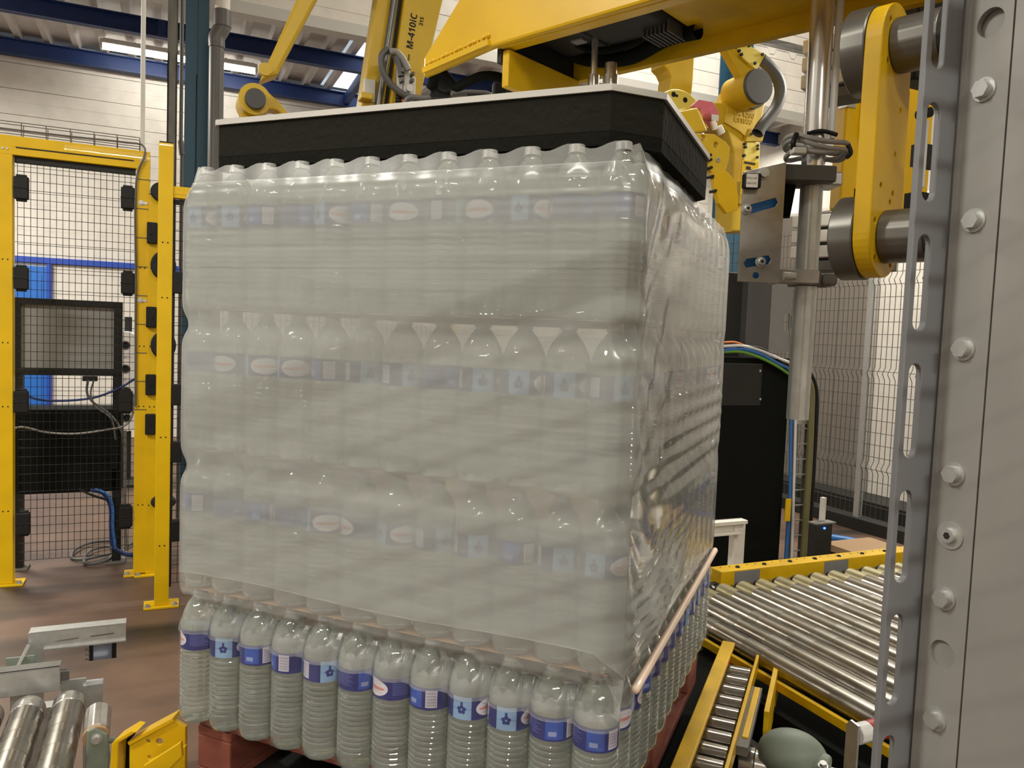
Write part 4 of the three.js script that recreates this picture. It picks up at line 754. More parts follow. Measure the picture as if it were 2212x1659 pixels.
// ---------- robot wrist on the right ----------
{
  const z = -4.6, P = (pts, zz = z) => BF.z(zz, pts), R = (px, a, b) => Math.abs(P([[px + a, b]])[0][0] - P([[px, b]])[0][0]);
  const t = thing('robot_wrist', 'yellow cast robot wrist frame right of the press plate, with a dark capped pivot', 'robot', BF, [P([[1600, 300]])[0][0], 1.6, z]);
  // cast frame
  part(t, 'cast_frame', plateZ(P([[1345, 250], [1420, 222], [1475, 216], [1578, 222], [1590, 190], [1612, 165], [1650, 185], [1655, 215], [1640, 290], [1628, 330], [1640, 420], [1640, 500], [1580, 500], [1585, 330], [1572, 285], [1555, 275], [1540, 272], [1505, 290], [1440, 300]]), z, .2, [], .012), M.robot);
  part(t, 'raised_web', plateZ(P([[1568, 232], [1600, 226], [1632, 238], [1624, 285], [1612, 300], [1596, 285], [1562, 265]]), z + .012, .012, [], .004), M.robot);
  const tx = P([[1586, 248], [1586, 262]], z + .012); part(t, 'cast_lettering', [['LA•1290', 0], ['L11000', 1]].map(([s, i]) => new TextGeometry(s.replace('•', '-'), { font, size: .036, depth: .004, curveSegments: 3 }).translate(tx[i][0], tx[i][1], z + .011)), M.robot);
  // upright fork at the left
  part(t, 'upright_fork', plateZ(P([[1525, 90], [1522, 160], [1514, 212], [1452, 212], [1468, 185], [1472, 155], [1465, 140], [1455, 130], [1456, 60], [1525, 60]]), z - .12, .16, [], .012), M.robot);
  const fl = P([[1468, 245], [1430, 245]]);
  part(t, 'tool_flange', [rod([fl[0][0] - .05, fl[0][1] - .08, z + .01], [fl[0][0] - .05, fl[0][1] - .08, z + .06], .22, .22, 48, .006)], M.robotPlate);
  part(t, 'flange_hole', [[1428, 206], [1455, 204], [1462, 207], [1480, 216], [1455, 232]].map(([a, b], i) => { const [[x, y]] = P([[a, b]], z + .06); return rod([x, y, z + .05], [x, y, z + .0625], i === 2 ? .01 : .018); }), M.black);
  // pivot
  const pv = P([[1622, 190]])[0], r = R(1640, 28, 185);
  const pc = P([[1640, 186]], z + .22)[0];
  part(t, 'pivot_barrel', [rod([pc[0], pc[1], z - .05], [pc[0], pc[1], z + .2], r, r, 40, .004)], M.robot);
  part(t, 'pivot_ring', ring([pv[0] - .01, pv[1], z - .0], [pv[0] - .01, pv[1], z + .03], r * 1.28, r * 1.02, 40), M.black);
  part(t, 'pivot_cap', rod([pc[0], pc[1], z + .19], [pc[0], pc[1], z + .225], r, r, 40, .005), M.darkGrey);
  part(t, 'pivot_arm', plateZ(P([[1564, 105], [1598, 105], [1640, 160], [1630, 196], [1610, 188]], z + .12), z + .14, .08, [], .01), M.robot);
  part(t, 'arm_plate', plateZ(P([[1585, 100], [1612, 96], [1652, 120], [1632, 152], [1605, 128]], z + .16), z + .17, .02, [], .003), M.robotPlate);
  part(t, 'arm_screw', [[1590, 102], [1596, 110], [1601, 118], [1617, 99], [1646, 118], [1630, 137]].map(([a, b]) => { const [[x, y]] = P([[a, b]], z + .17); return rod([x, y, z + .165], [x, y, z + .18], .011, .011, 12); }), M.black);
  part(t, 'lower_plate', plateZ(P([[1607, 308], [1640, 308], [1636, 440], [1600, 440]], z + .06), z + .07, .03, [], .004), M.robotPlate);
  part(t, 'plate_screw', [[1609, 311], [1610, 318], [1636, 315], [1636, 322], [1607, 336], [1635, 340], [1622, 290], [1646, 292]].map(([a, b]) => { const [[x, y]] = P([[a, b]], z + .07); return rod([x, y, z + .06], [x, y, z + .08], .010, .010, 12); }), M.black);
  part(t, 'cable_clamp', plateZ(P([[1618, 278], [1652, 286], [1646, 306], [1610, 306]], z + .07), z + .075, .03, [], .004), M.robot);
  const dg = P([[1604, 345], [1635, 425]], z + .075);
  part(t, 'warning_plate', box(dg[0][0], dg[1][0], dg[1][1], dg[0][1], z + .07, z + .074), M.yellowPost);
  part(t, 'warning_print', [[1608, 352, 1632, 353], [1612, 360, 1622, 366], [1620, 366, 1626, 374], [1618, 378, 1624, 390], [1626, 372, 1633, 374], [1626, 398, 1633, 400]].map(([a, b, c, d]) => { const p = P([[a, d], [c, b]], z + .076); return box(p[0][0], p[1][0], p[0][1], p[1][1], z + .073, z + .0755); }), M.black);
  part(t, 'lower_bracket', box(P([[1584, 392]])[0][0], P([[1606, 392]])[0][0], P([[1590, 440]])[0][1], P([[1590, 392]])[0][1], z - .1, z + .02, .006), M.robotPlate);
  const h = thing('cable_hose', 'thick grey hose bowed out beside the capped pivot of the robot wrist', 'hose', BF, P([[1685, 185]], z + .14).concat(0)[0].concat(z + .14));
  part(h, 'run', hose(P([[1644, 128], [1662, 145], [1680, 170], [1686, 198], [1676, 232], [1660, 255], [1646, 272], [1636, 288]], z + .14).map(([x, y]) => [x, y, z + .14]), .042, 80, 16), M.cable);
}
{ // gripper plates between press plate and bracket
  const z = -3.2, P = (pts, zz = z) => BF.z(zz, pts);
  const t = thing('gripper_head', 'yellow gripper head with bored plate and drooping blade, right of the press plate', 'gripper', BF, [P([[1560, 400]])[0][0], P([[1560, 460]])[0][1], z]);
  const hs = P([[1519, 298], [1547, 313], [1550, 345]]);
  part(t, 'bored_plate', plateZ(P([[1490, 300], [1505, 288], [1545, 290], [1568, 306], [1578, 320], [1575, 345], [1566, 375], [1540, 378], [1530, 360], [1520, 330]]), z, .03, [circle(hs[0][0], hs[0][1], .016, 18), circle(hs[1][0], hs[1][1], .015, 18)], .003), M.robot);
  part(t, 'bore_ring', ring([hs[2][0], hs[2][1], z - .005], [hs[2][0], hs[2][1], z + .006], .012, .006, 18), M.galv);
  part(t, 'lower_blade', plateZ(P([[1535, 374], [1566, 372], [1584, 395], [1590, 430], [1588, 455], [1565, 462], [1548, 440], [1540, 410]]), z + .02, .03, [], .003), M.yellow);
  parts(t, 'edge_screw', [[1534, 335], [1535, 345], [1536, 362], [1539, 381], [1545, 412]].map(([a, b]) => { const [[x, y]] = P([[a, b]], z + .02); return rod([x, y, z - .02], [x, y, z + .026], .0075, .0075, 10); }), M.black);
  part(t, 'gripper_beam', plateZ(P([[1450, 244], [1508, 232], [1530, 283], [1478, 292]], -3.4), -3.4, .2, [], .012), M.robot);
  const fa = P([[1490, 262]], -3.5)[0], fb = P([[1455, 250]], -4.56)[0]; part(t, 'wrist_shaft', rod([fa[0], fa[1], -3.5], [fb[0] - .05, fb[1] - .05, -4.56], .07, .07, 32), M.robot);
  const sa = P([[1510, 310]], -3.23)[0]; part(t, 'plate_standoff', rod([sa[0], sa[1], -3.42], [sa[0], sa[1], -3.225], .02), M.robot);
  const k = thing('pink_guard', 'pink plastic guard plate on the yellow robot wrist', 'guard', BF, [P([[1525, 240]], -3.55)[0][0], P([[1525, 285]], -3.55)[0][1], -3.55]);
  const hole = P([[1531, 250]], -3.55)[0];
  part(k, 'guard_plate', plateZ(P([[1493, 230], [1510, 215], [1540, 220], [1551, 238], [1550, 272], [1536, 274], [1517, 250], [1514, 236]], -3.55), -3.55, .02, [], .003), M.pinkGuard);
  part(k, 'lamp_cover', rod([hole[0], hole[1], -3.56], [hole[0], hole[1], -3.50], .035, .03, 8), M.pinkGuard);
  part(k, 'white_tag', box(hole[0] - .022, hole[0] + .022, hole[1] - .04, hole[1] - .008, -3.5, -3.49, .003), M.plastic);
  const cl = P([[1538, 282], [1560, 283]], -3.5); part(k, 'clear_elbow', [rod([hole[0] - .01, hole[1] - .04, -3.5], [hole[0] + .01, hole[1] - .085, -3.5], .016), rod([hole[0] + .03, hole[1] - .065, -3.5], [hole[0] + .055, hole[1] - .1, -3.5], .02)], M.alu);
}

// ---------- roller conveyor on the right ----------
const rollerGeo = (len, r) => [rod([0, 0, -len / 2], [0, 0, len / 2], r, r, 28, .003)];
{
  const YT = .46, r = .0385, y = YT - r, v0 = 1.12, v1 = 2.66, zc = -(v0 + v1) / 2, len = v1 - v0;
  const railTop = BF.z(-2.70, [[1566, 1237], [1950, 1190]]);
  const yr = (railTop[0][1] + railTop[1][1]) / 2, xr = railTop[0][0] - .02;
  const proto = thing('conveyor_roller', '', 'roller', BF, [0, y, zc]);
  sub(proto, 'tube', [rod([0, 0, -len / 2 + .03], [0, 0, len / 2 - .03], r, r, 32)], M.roller);
  sub(proto, 'sleeve', [rod([0, 0, -len / 2 + .02], [0, 0, -len / 2 + .12], r + .0006, r + .0006, 32)], M.rollerYellow, { label: 'yellow stained end' });
  for (const s of [-1, 1]) sub(proto, 'end_cap', rod([0, 0, s * (len / 2 - .03)], [0, 0, s * len / 2], r * .8, r * .8, 24), M.dark);
  sub(proto, 'axle', rod([0, 0, -len / 2 - .05], [0, 0, len / 2 + .05], .01, .01, 12), M.steel);
  [.22, .36, .62].forEach((f, i) => sub(proto, 'wear_band', rod([0, 0, -len / 2 + len * f], [0, 0, -len / 2 + len * f + .05 + .05 * i], r + .0004, r + .0004, 32), M.rollerWorn));
  scene.remove(proto); delete taken.conveyor_roller;
  const pitch = .1074, u0 = 1.905; 
  for (let i = 0; i < 18; i++) {
    const k = proto.clone(); k.name = numbered('conveyor_roller'); k.position.copy(BF.world(u0 + i * pitch, y, zc)); k.rotation.set(0, 0, 0); k.quaternion.copy(BF.q).multiply(new THREE.Quaternion().setFromAxisAngle(new THREE.Vector3(0, 0, 1), rnd() * 6.28));
    k.userData = { category: 'roller', label: i === 0 ? 'long steel roller at the near left edge of the right conveyor, first of the row' : `long steel roller of the right conveyor, ${['second', 'third', 'fourth', 'fifth', 'sixth', 'seventh', 'eighth', 'ninth', 'tenth', 'eleventh', 'twelfth', 'thirteenth', 'fourteenth', 'fifteenth', 'sixteenth', 'seventeenth', 'eighteenth'][i - 1]} from the load`, group: 'rollers of the right conveyor' };
    scene.add(k);
  }
  const t = thing('roller_conveyor', 'yellow side rail and frame of the roller conveyor on the right', 'conveyor', BF, [u0 + .9, 0, zc]);
  const xe = u0 + 18 * pitch;
  const rail = part(t, 'far_rail', [box(xr, xe, yr - .07, yr, -2.78, -2.70, .004)], M.yellowWorn);
  sub(rail, 'rail_bolt', Array.from({ length: 12 }, (_, i) => aim(hexBolt(.009, .006), [xr + .12 + i * .155, yr, -2.735], [0, 1, 0])).flat(), M.dark);
  sub(rail, 'rail_hole', Array.from({ length: 36 }, (_, i) => rod([xr + .04 + i * .05, yr - .001, -2.755], [xr + .04 + i * .05, yr + .0006, -2.755], .0045, .0045, 8)), M.dark);
  const lp = BF.z(-2.70, [[1586, 1256], [1640, 1256], [1780, 1230], [1832, 1216]]);
  for (const k of [0, 2]) sub(rail, 'worn_patch', box(lp[k][0], lp[k + 1][0], yr - .06, yr - .006, -2.70, -2.6985), M.midGrey, { label: 'grey worn patch' });
  part(t, 'skirt', box(u0 - .10, u0 - .085, .05, y - .205, -2.7, -1.1), M.blackMatt);
  part(t, 'rail_post', [.12, .62, 1.12, 1.62].map(d => box(xr + d, xr + d + .02, y - .05, yr - .06, -2.72, -2.70)), M.yellowWorn);
  part(t, 'far_channel', box(u0 - .05, xe, y - .12, y + .012, -2.74, -2.71), M.dark); part(t, 'near_channel', box(u0 - .02, xe, y - .06, y + .02, -1.09, -1.06, .003), M.yellowWorn);
  part(t, 'end_member', [box(u0 - .062, u0 - .045, y - .05, y - .02, -2.7, -1.1, .003)], M.yellowWorn); part(t, 'chain_guard', [box(u0 - .11, u0 - .08, y - .20, y - .09, -2.7, -1.1, .003)], M.blackMatt); part(t, 'lower_angle', [box(u0 - .16, u0 - .13, y - .26, y - .21, -2.6, -1.2, .003)], M.grime);
  for (const [a, b] of [[u0 + .1, -2.72], [xe - .2, -2.72], [u0 + .1, -1.08], [xe - .2, -1.08]]) part(t, 'leg', [box(a - .03, a + .03, 0, y - .1, b - .03, b + .03, .004), box(a - .07, a + .07, 0, .012, b - .07, b + .07)], M.yellowWorn);
}
{ const t = thing('drip_tray', 'black drip tray on the floor under the roller conveyor on the right', 'tray', BF, [1.5, 0, -1.7]); part(t, 'tray', box(1.0, 3.7, 0, .008, -2.9, -.4), M.blackMatt); }
{ // bracket with a red sleeved stub at the conveyor corner
  const p = at(1868, 1578, 1.78), W = new Frame(O, YAW_BUILDING), l = W.local(p);
  const t = thing('roller_bracket', 'steel bracket with a red and white sleeved stub at the near conveyor corner', 'bracket', BF, [l.x, l.y - .2, l.z]);
  part(t, 'bracket_plate', plateX([[-l.z - .012, l.y - .22], [-l.z + .022, l.y - .22], [-l.z + .022, l.y + .012], [-l.z + .012, l.y + .026], [-l.z - .012, l.y + .022]], l.x - .03, .006), M.galv);
  part(t, 'stub', rod([l.x - .028, l.y - .004, l.z], [l.x + .01, l.y - .004, l.z], .024, .024, 28, .002), M.cableWhite); part(t, 'red_sleeve', rod([l.x + .01, l.y - .004, l.z], [l.x + .06, l.y - .004, l.z], .0245, .0245, 28), M.redPaint);
  part(t, 'foot', box(l.x - .05, l.x + .05, l.y - .24, l.y - .2, l.z - .05, l.z + .05), M.dark);
}
// ---------- turntable under the load ----------
{
  const X = .055, P = (pts, x = X) => LF.x(x, pts);
  const t = thing('turntable', 'dark turntable base with short rollers under the red pallet', 'turntable', LF, [-WX / 2, 0, -DZ / 2]);
  part(t, 'deck', box(-WX - .02, .03, .30, .345, -1.9, .1, .006), M.blackMatt); part(t, 'pedestal', rod([-WX / 2, 0, -DZ / 2], [-WX / 2, .3, -DZ / 2], .42, .36, 48), M.blackMatt);
  part(t, 'support_beam', [box(-.95, -.85, .345, .424, -1.2, .05, .004), box(-.2, -.1, .345, .424, -1.2, .05, .004)], M.dark);
  const g1 = P([[1574, 1388], [1589, 1380], [1589, 1400], [1483, 1659], [1440, 1659]], .02);
  const yTop = .5;
  // guide flats beside the rollers, and rollers between them
  const a = LF.y(.47, [[1578, 1386], [1462, 1659]]), b = LF.y(.44, [[1632, 1408], [1580, 1659]]);
  const xa = (a[0][0] + a[1][0]) / 2, za0 = a[0][1], xb = (b[0][0] + b[1][0]) / 2;
  const A = thing('guide_flat', 'long yellow guide flat slanting up right of the load corner', 'guide', LF, [xa, .40, -.9]);
  part(A, 'flat_bar', box(xa - .021, xa + .021, .455, .47, za0, -.30, .003), M.yellowWorn); part(A, 'web', box(xa - .012, xa - .002, .36, .455, za0 + .01, -.3), M.yellow);
  part(A, 'end_post', box(xa - .012, xa + .012, .345, .458, za0 + .005, za0 + .04, .003), M.redPaint);
  const B = thing('guide_channel', 'second yellow guide channel, right of the short rollers', 'guide', LF, [xb, .38, -.9]);
  part(B, 'channel_web', box(xb - .006, xb + .004, .39, .44, b[0][1], -.45, .002), M.yellow); part(B, 'channel_face', box(xb + .012, xb + .03, .36, .425, b[0][1] + .25, -.85, .003), M.yellow);
  part(B, 'cross_plate', box(xb + .004, xb + .035, .395, .42, b[0][1] + .24, -.8), M.grime); part(B, 'rear_tab', box(xb + .055, xb + .07, .30, .43, b[0][1] + .0, b[0][1] + .42, .002), M.yellowWorn);
  part(B, 'foot', [box(xb - .006, xb + .004, .345, .40, -1.3, -1.25), box(xb - .006, xb + .004, .345, .40, -.7, -.65)], M.dark);
  const len = xb - xa - .02, r = .026, xm = (xa + xb) / 2;
  for (let i = 0; i < 11; i++) {
    const z = za0 + .12 + i * .078, k = thing('turntable_roller', `short steel roller on the turntable, ${ORD[i]} from the far end of the yellow guides`, 'roller', LF, [xm, .41, z], 'short turntable rollers');
    sub(k, 'tube', rod([-len / 2, 0, 0], [len / 2, 0, 0], r, r, 24, .002), M.roller); sub(k, 'axle', rod([-len / 2 - .012, 0, 0], [len / 2 + .012, 0, 0], .008, .008, 10), M.steel);
  }
  // drive drum and motor at the bottom edge
  const dp = LF.y(.37, [[1600, 1612], [1840, 1659]]);
  const D = thing('drive_roller', 'wide polished drive roller at the bottom edge, right of the guides', 'roller', LF, [dp[0][0], .34, dp[0][1]]);
  part(D, 'tube', rod([xb + .02, .335, dp[0][1] + .02], [xb + .34, .335, dp[0][1] + .02], .042, .042, 40, .003), M.chrome); part(D, 'collar', [rod([xb + .006, .335, dp[0][1] + .02], [xb + .05, .335, dp[0][1] + .02], .046, .046, 32, .003)], M.roller);
  const mp = at(1712, 1622, 2.05), ml = LF.local(mp);
  const Mo = thing('drive_motor', 'rounded grey green gear motor under the right conveyor', 'motor', LF, [ml.x, ml.y - .08, ml.z]);
  part(Mo, 'motor_body', [new THREE.SphereGeometry(.09, 32, 20).scale(1.0, .72, .8).translate(ml.x, ml.y - .01, ml.z), rod([ml.x, ml.y - .02, ml.z], [ml.x + .09, ml.y - .03, ml.z + .02], .06, .045, 28, .004)], M.greenGrey); part(Mo, 'foot', box(ml.x - .06, ml.x + .06, .0, ml.y - .05, ml.z - .05, ml.z + .05), M.dark);
  const bp = at(1778, 1655, 1.95), bl = LF.local(bp); part(Mo, 'cover_bolt', aim(hexBolt(.010, .01), [bl.x, bl.y, bl.z], [0, 1, .3]), M.galv);
  // yellow brackets at the lower left
  const q = LF.y(.46, [[322, 1606], [376, 1556], [252, 1596], [292, 1580]]);
  const Y = thing('guide_bracket', 'yellow bolted guide bracket at the lower left, in front of the red pallet', 'bracket', LF, [q[0][0], .3, q[0][1]]);
  const W = new Frame(O, 0), wz = -1.86, S = (pts, z = wz) => W.z(z, pts);
  const toL = (g) => g; 
  Y.userData.label = 'yellow bolted guide bracket at the lower left, in front of the red pallet';
  scene.remove(Y); delete taken.guide_bracket;
  const Z = thing('guide_bracket', 'yellow bolted guide bracket at the lower left, beside the red pallet', 'bracket', W, [S([[340, 1600]])[0][0], .1, wz]);
  const hs = S([[320, 1601], [344, 1602], [323, 1636]]);
  const pl = S([[279, 1608], [324, 1583], [376, 1556], [401, 1570], [401, 1740], [279, 1740]]);
  part(Z, 'upright_plate', plateZ(pl, wz, .012, [circle(hs[0][0], hs[0][1], .005, 12), circle(hs[1][0], hs[1][1], .008, 14), circle(hs[2][0], hs[2][1], .004, 12)], .002), M.yellowWorn);
  const e0 = pl[0], e1 = pl[2]; part(Z, 'top_lip', bar([e0[0], e0[1] + .004, wz - .02], [e1[0], e1[1] + .004, wz - .02], .05, .008), M.yellow);
  const lp = S([[318, 1645], [398, 1594], [401, 1625], [324, 1700]], wz + .05); part(Z, 'front_ledge', plateZ(lp, wz + .07, .012, [], .002), M.yellow);
  part(Z, 'front_plate', plateZ(S([[320, 1644], [400, 1612], [401, 1740], [322, 1740]], wz + .04), wz + .04, .012, [], .002), M.yellowWorn);
  part(Z, 'foot', box(pl[0][0] - .02, pl[2][0], 0, pl[5][1] + .02, wz - .05, wz + .06), M.yellowWorn);
  const Z2 = thing('guide_bracket', 'small bent yellow strip left of the bolted guide bracket, lower left', 'bracket', W, [S([[262, 1620]])[0][0], .1, wz - .03]);
  part(Z2, 'bent_strip', plateZ(S([[240, 1608], [248, 1599], [283, 1578], [295, 1581], [256, 1606], [250, 1740], [232, 1740]], wz + .01), wz + .01, .05, [], .003), M.yellow);
  part(Z2, 'dark_insert', plateZ(S([[256, 1608], [285, 1590], [276, 1620], [272, 1740], [252, 1740]], wz - .03), wz - .03, .02), M.blackMatt);
  part(Z2, 'foot', box(S([[240, 1740]])[0][0], S([[275, 1740]])[0][0], 0, S([[240, 1735]])[0][1], wz - .05, wz), M.dark);
}
// ---------- infeed rollers and bracket at the lower left ----------
{
  const r = .041, y = .46 - r, z1 = -2.43, len = 1.6;
  const [[xa], [xb]] = BF.y(.46, [[136, 1580], [52, 1600]]).map(p => [p[0]]);
  const px = BF.y(y, [[147, 1500], [62, 1530]]);
  const mk = (x, label) => {
    const t = thing('infeed_roller', label, 'roller', BF, [x, y, z1 + len / 2], 'infeed rollers at the lower left');
    part(t, 'tube', [rod([x, y, z1 + .06], [x, y, z1 + len], r, r, 36)], M.roller); part(t, 'end_sleeve', rod([x, y, z1], [x, y, z1 + .06], r + .0008, r + .0008, 36, .006), M.steel);
    parts(t, 'wear_band', [.17, .30, .44].map(f => rod([x, y, z1 + f * .8], [x, y, z1 + f * .8 + .06], r + .0004, r + .0004, 36)), M.rollerWorn); part(t, 'axle', rod([x, y, z1 - .04], [x, y, z1 + len + .03], .01, .01, 12), M.dark);
  };
  mk(-.228, 'worn steel infeed roller at the lower left, the one nearer the load'); mk(-.326, 'worn steel infeed roller at the lower left, cut by the picture edge');
  mk(-.424, 'worn steel infeed roller beyond the left picture edge');
  const sx = BF.y(.45, [[214, 1530]])[0];
  const s = thing('stub_roller', 'short brushed stub roller standing right of the infeed rollers', 'roller', BF, [sx[0], .40, sx[1]]);
  const p0 = BF.local(at(213, 1530, 2.02)), p1 = BF.local(at(208, 1580, 1.93));
  part(s, 'tube', rod([p0.x, p0.y - .01, p0.z], [p1.x, p1.y - .01, p1.z], .031, .031, 36, .003), M.brushedPlate); 
  const dd = p1.clone().sub(p0).normalize().multiplyScalar(.012); part(s, 'copper_ring', ring([p1.x, p1.y - .01, p1.z], [p1.x + dd.x, p1.y - .01 + dd.y, p1.z + dd.z], .031, .02, 36), M.card);
  part(s, 'lever', [plateZ(BF.z(p1.z + .02, [[188, 1580], [205, 1572], [232, 1586], [238, 1640], [225, 1740], [180, 1740]]), p1.z + .02, .02, [], .004)], M.greenGrey);
  const bb = BF.z(p1.z + .03, [[208, 1600]])[0]; part(s, 'lever_bolt', aim(hexBolt(.011, .01), [bb[0], bb[1], p1.z + .02], [0, 0, 1]), M.galv); const lb = BF.z(p1.z + .02, [[222, 1600], [243, 1606]]); part(s, 'pale_pin', rod([lb[0][0], lb[0][1], p1.z + .01], [lb[1][0], lb[1][1], p1.z], .009), M.greenGrey);
  // side frame and galvanised angle with reflector
  const t = thing('infeed_conveyor', 'galvanised end frame behind the infeed rollers at the lower left', 'frame', BF, [-.35, 0, z1 - .05]);
  const f = BF.z(z1 - .05, [[0, 1478], [130, 1440], [130, 1492], [0, 1530], [145, 1456], [185, 1470], [186, 1560], [140, 1500]]);
  part(t, 'end_plate', box(f[0][0] - .3, f[1][0], f[2][1], f[1][1], z1 - .06, z1 - .05, .002), M.galv); part(t, 'top_flange', box(f[0][0] - .3, f[1][0], f[1][1] - .004, f[1][1], z1 - .1, z1 - .05, .002), M.grime);
  part(t, 'corner_plate', [box(f[1][0], f[5][0], f[5][1] - .12, f[5][1], z1 - .075, z1 - .07, .001)], M.galv); part(t, 'splice_block', box(f[1][0] - .004, f[1][0] + .02, f[4][1] - .035, f[4][1], z1 - .09, z1 - .07), M.grime);
  part(t, 'leg', box(-.5, -.44, 0, f[2][1], z1 - .1, z1 - .05), M.galv); part(t, 'leg', box(-.2, -.15, 0, f[2][1], z1 - .1, z1 - .06), M.galv);
  const z = -2.62, B = (pts) => BF.z(z, pts), q = B([[64, 1365], [95, 1365], [272, 1350], [272, 1332], [272, 1380], [95, 1400], [95, 1460], [64, 1450]]);
  const a = thing('reflector_mount', 'galvanised angled arm with two slots at the lower left', 'bracket', BF, [q[0][0], .3, z]);
  const yt = (q[0][1] + q[2][1]) / 2, ym = q[4][1] - .004, xr = q[2][0], xl = q[0][0], xi = q[1][0];
  const s1 = B([[118, 1386], [170, 1378]]), s2 = B([[195, 1375], [246, 1368]]);
  const hole = (k) => [[k[0][0], k[0][1] - .003], [k[1][0], k[1][1] - .003], [k[1][0], k[1][1] + .002], [k[0][0], k[0][1] + .002]];
  part(a, 'arm_web', plateZ([[xi, ym], [xr, ym], [xr, yt], [xl, yt], [xl, .32], [xi, .32]], z, .004, [hole(s1), hole(s2)]), M.galv);
  part(a, 'arm_top', box(xl, xr, yt - .003, yt, z - .05, z, .001), M.galv); part(a, 'arm_lip', box(xi, xr, ym, ym + .004, z, z + .012), M.galv); part(a, 'post_lip', box(xl - .003, xl, .32, yt, z - .05, z), M.galv);
  part(a, 'foot', box(xl - .02, xi + .02, 0, .33, z - .05, z - .004), M.galv);
  const c = B([[200, 1392], [242, 1388], [240, 1418], [202, 1426]]);
  const R = thing('reflector', 'small square blue grey reflector in a black holder below the slotted arm', 'reflector', BF, [c[0][0], c[2][1], z]);
  part(R, 'holder', box(c[0][0] - .01, c[1][0] + .012, c[3][1] - .003, ym + .002, z - .012, z - .004, .001), M.black); part(R, 'lens', box(c[0][0] + .002, c[1][0], c[3][1], c[0][1] - .002, z - .004, z + .003, .001), M.reflector);
  part(R, 'spring_clip', [0, .014, .03].map(d => rod([c[0][0] - .02, c[3][1] + .006 + d, z], [c[0][0] - .008, c[3][1] + .006 + d, z], .0035, .0035, 8)), M.grime);
  const g = BF.z(-2.55, [[0, 1450], [72, 1430], [75, 1452], [0, 1478], [56, 1408], [30, 1455]]);
  const H = thing('clamp_rod', 'bright slanted clamp rod on a small grey plate at the left picture edge', 'rod', BF, [g[4][0], g[5][1], -2.55]);
  part(H, 'rod', rod([g[4][0], g[4][1], -2.60], [g[5][0], g[5][1], -2.52], .0055, .0055, 14), M.chrome); part(H, 'collar', rod([g[5][0] + .012, g[5][1] + .024, -2.535], [g[5][0] + .006, g[5][1] + .012, -2.53], .009), M.galv);
  part(H, 'plate', box(g[0][0] + .01, g[1][0], g[3][1] - .05, g[1][1] + .01, -2.58, -2.574, .001), M.greenGrey); part(H, 'stand', box(g[0][0] + .02, g[0][0] + .06, 0, g[3][1] - .02, -2.6, -2.575), M.galv);
}
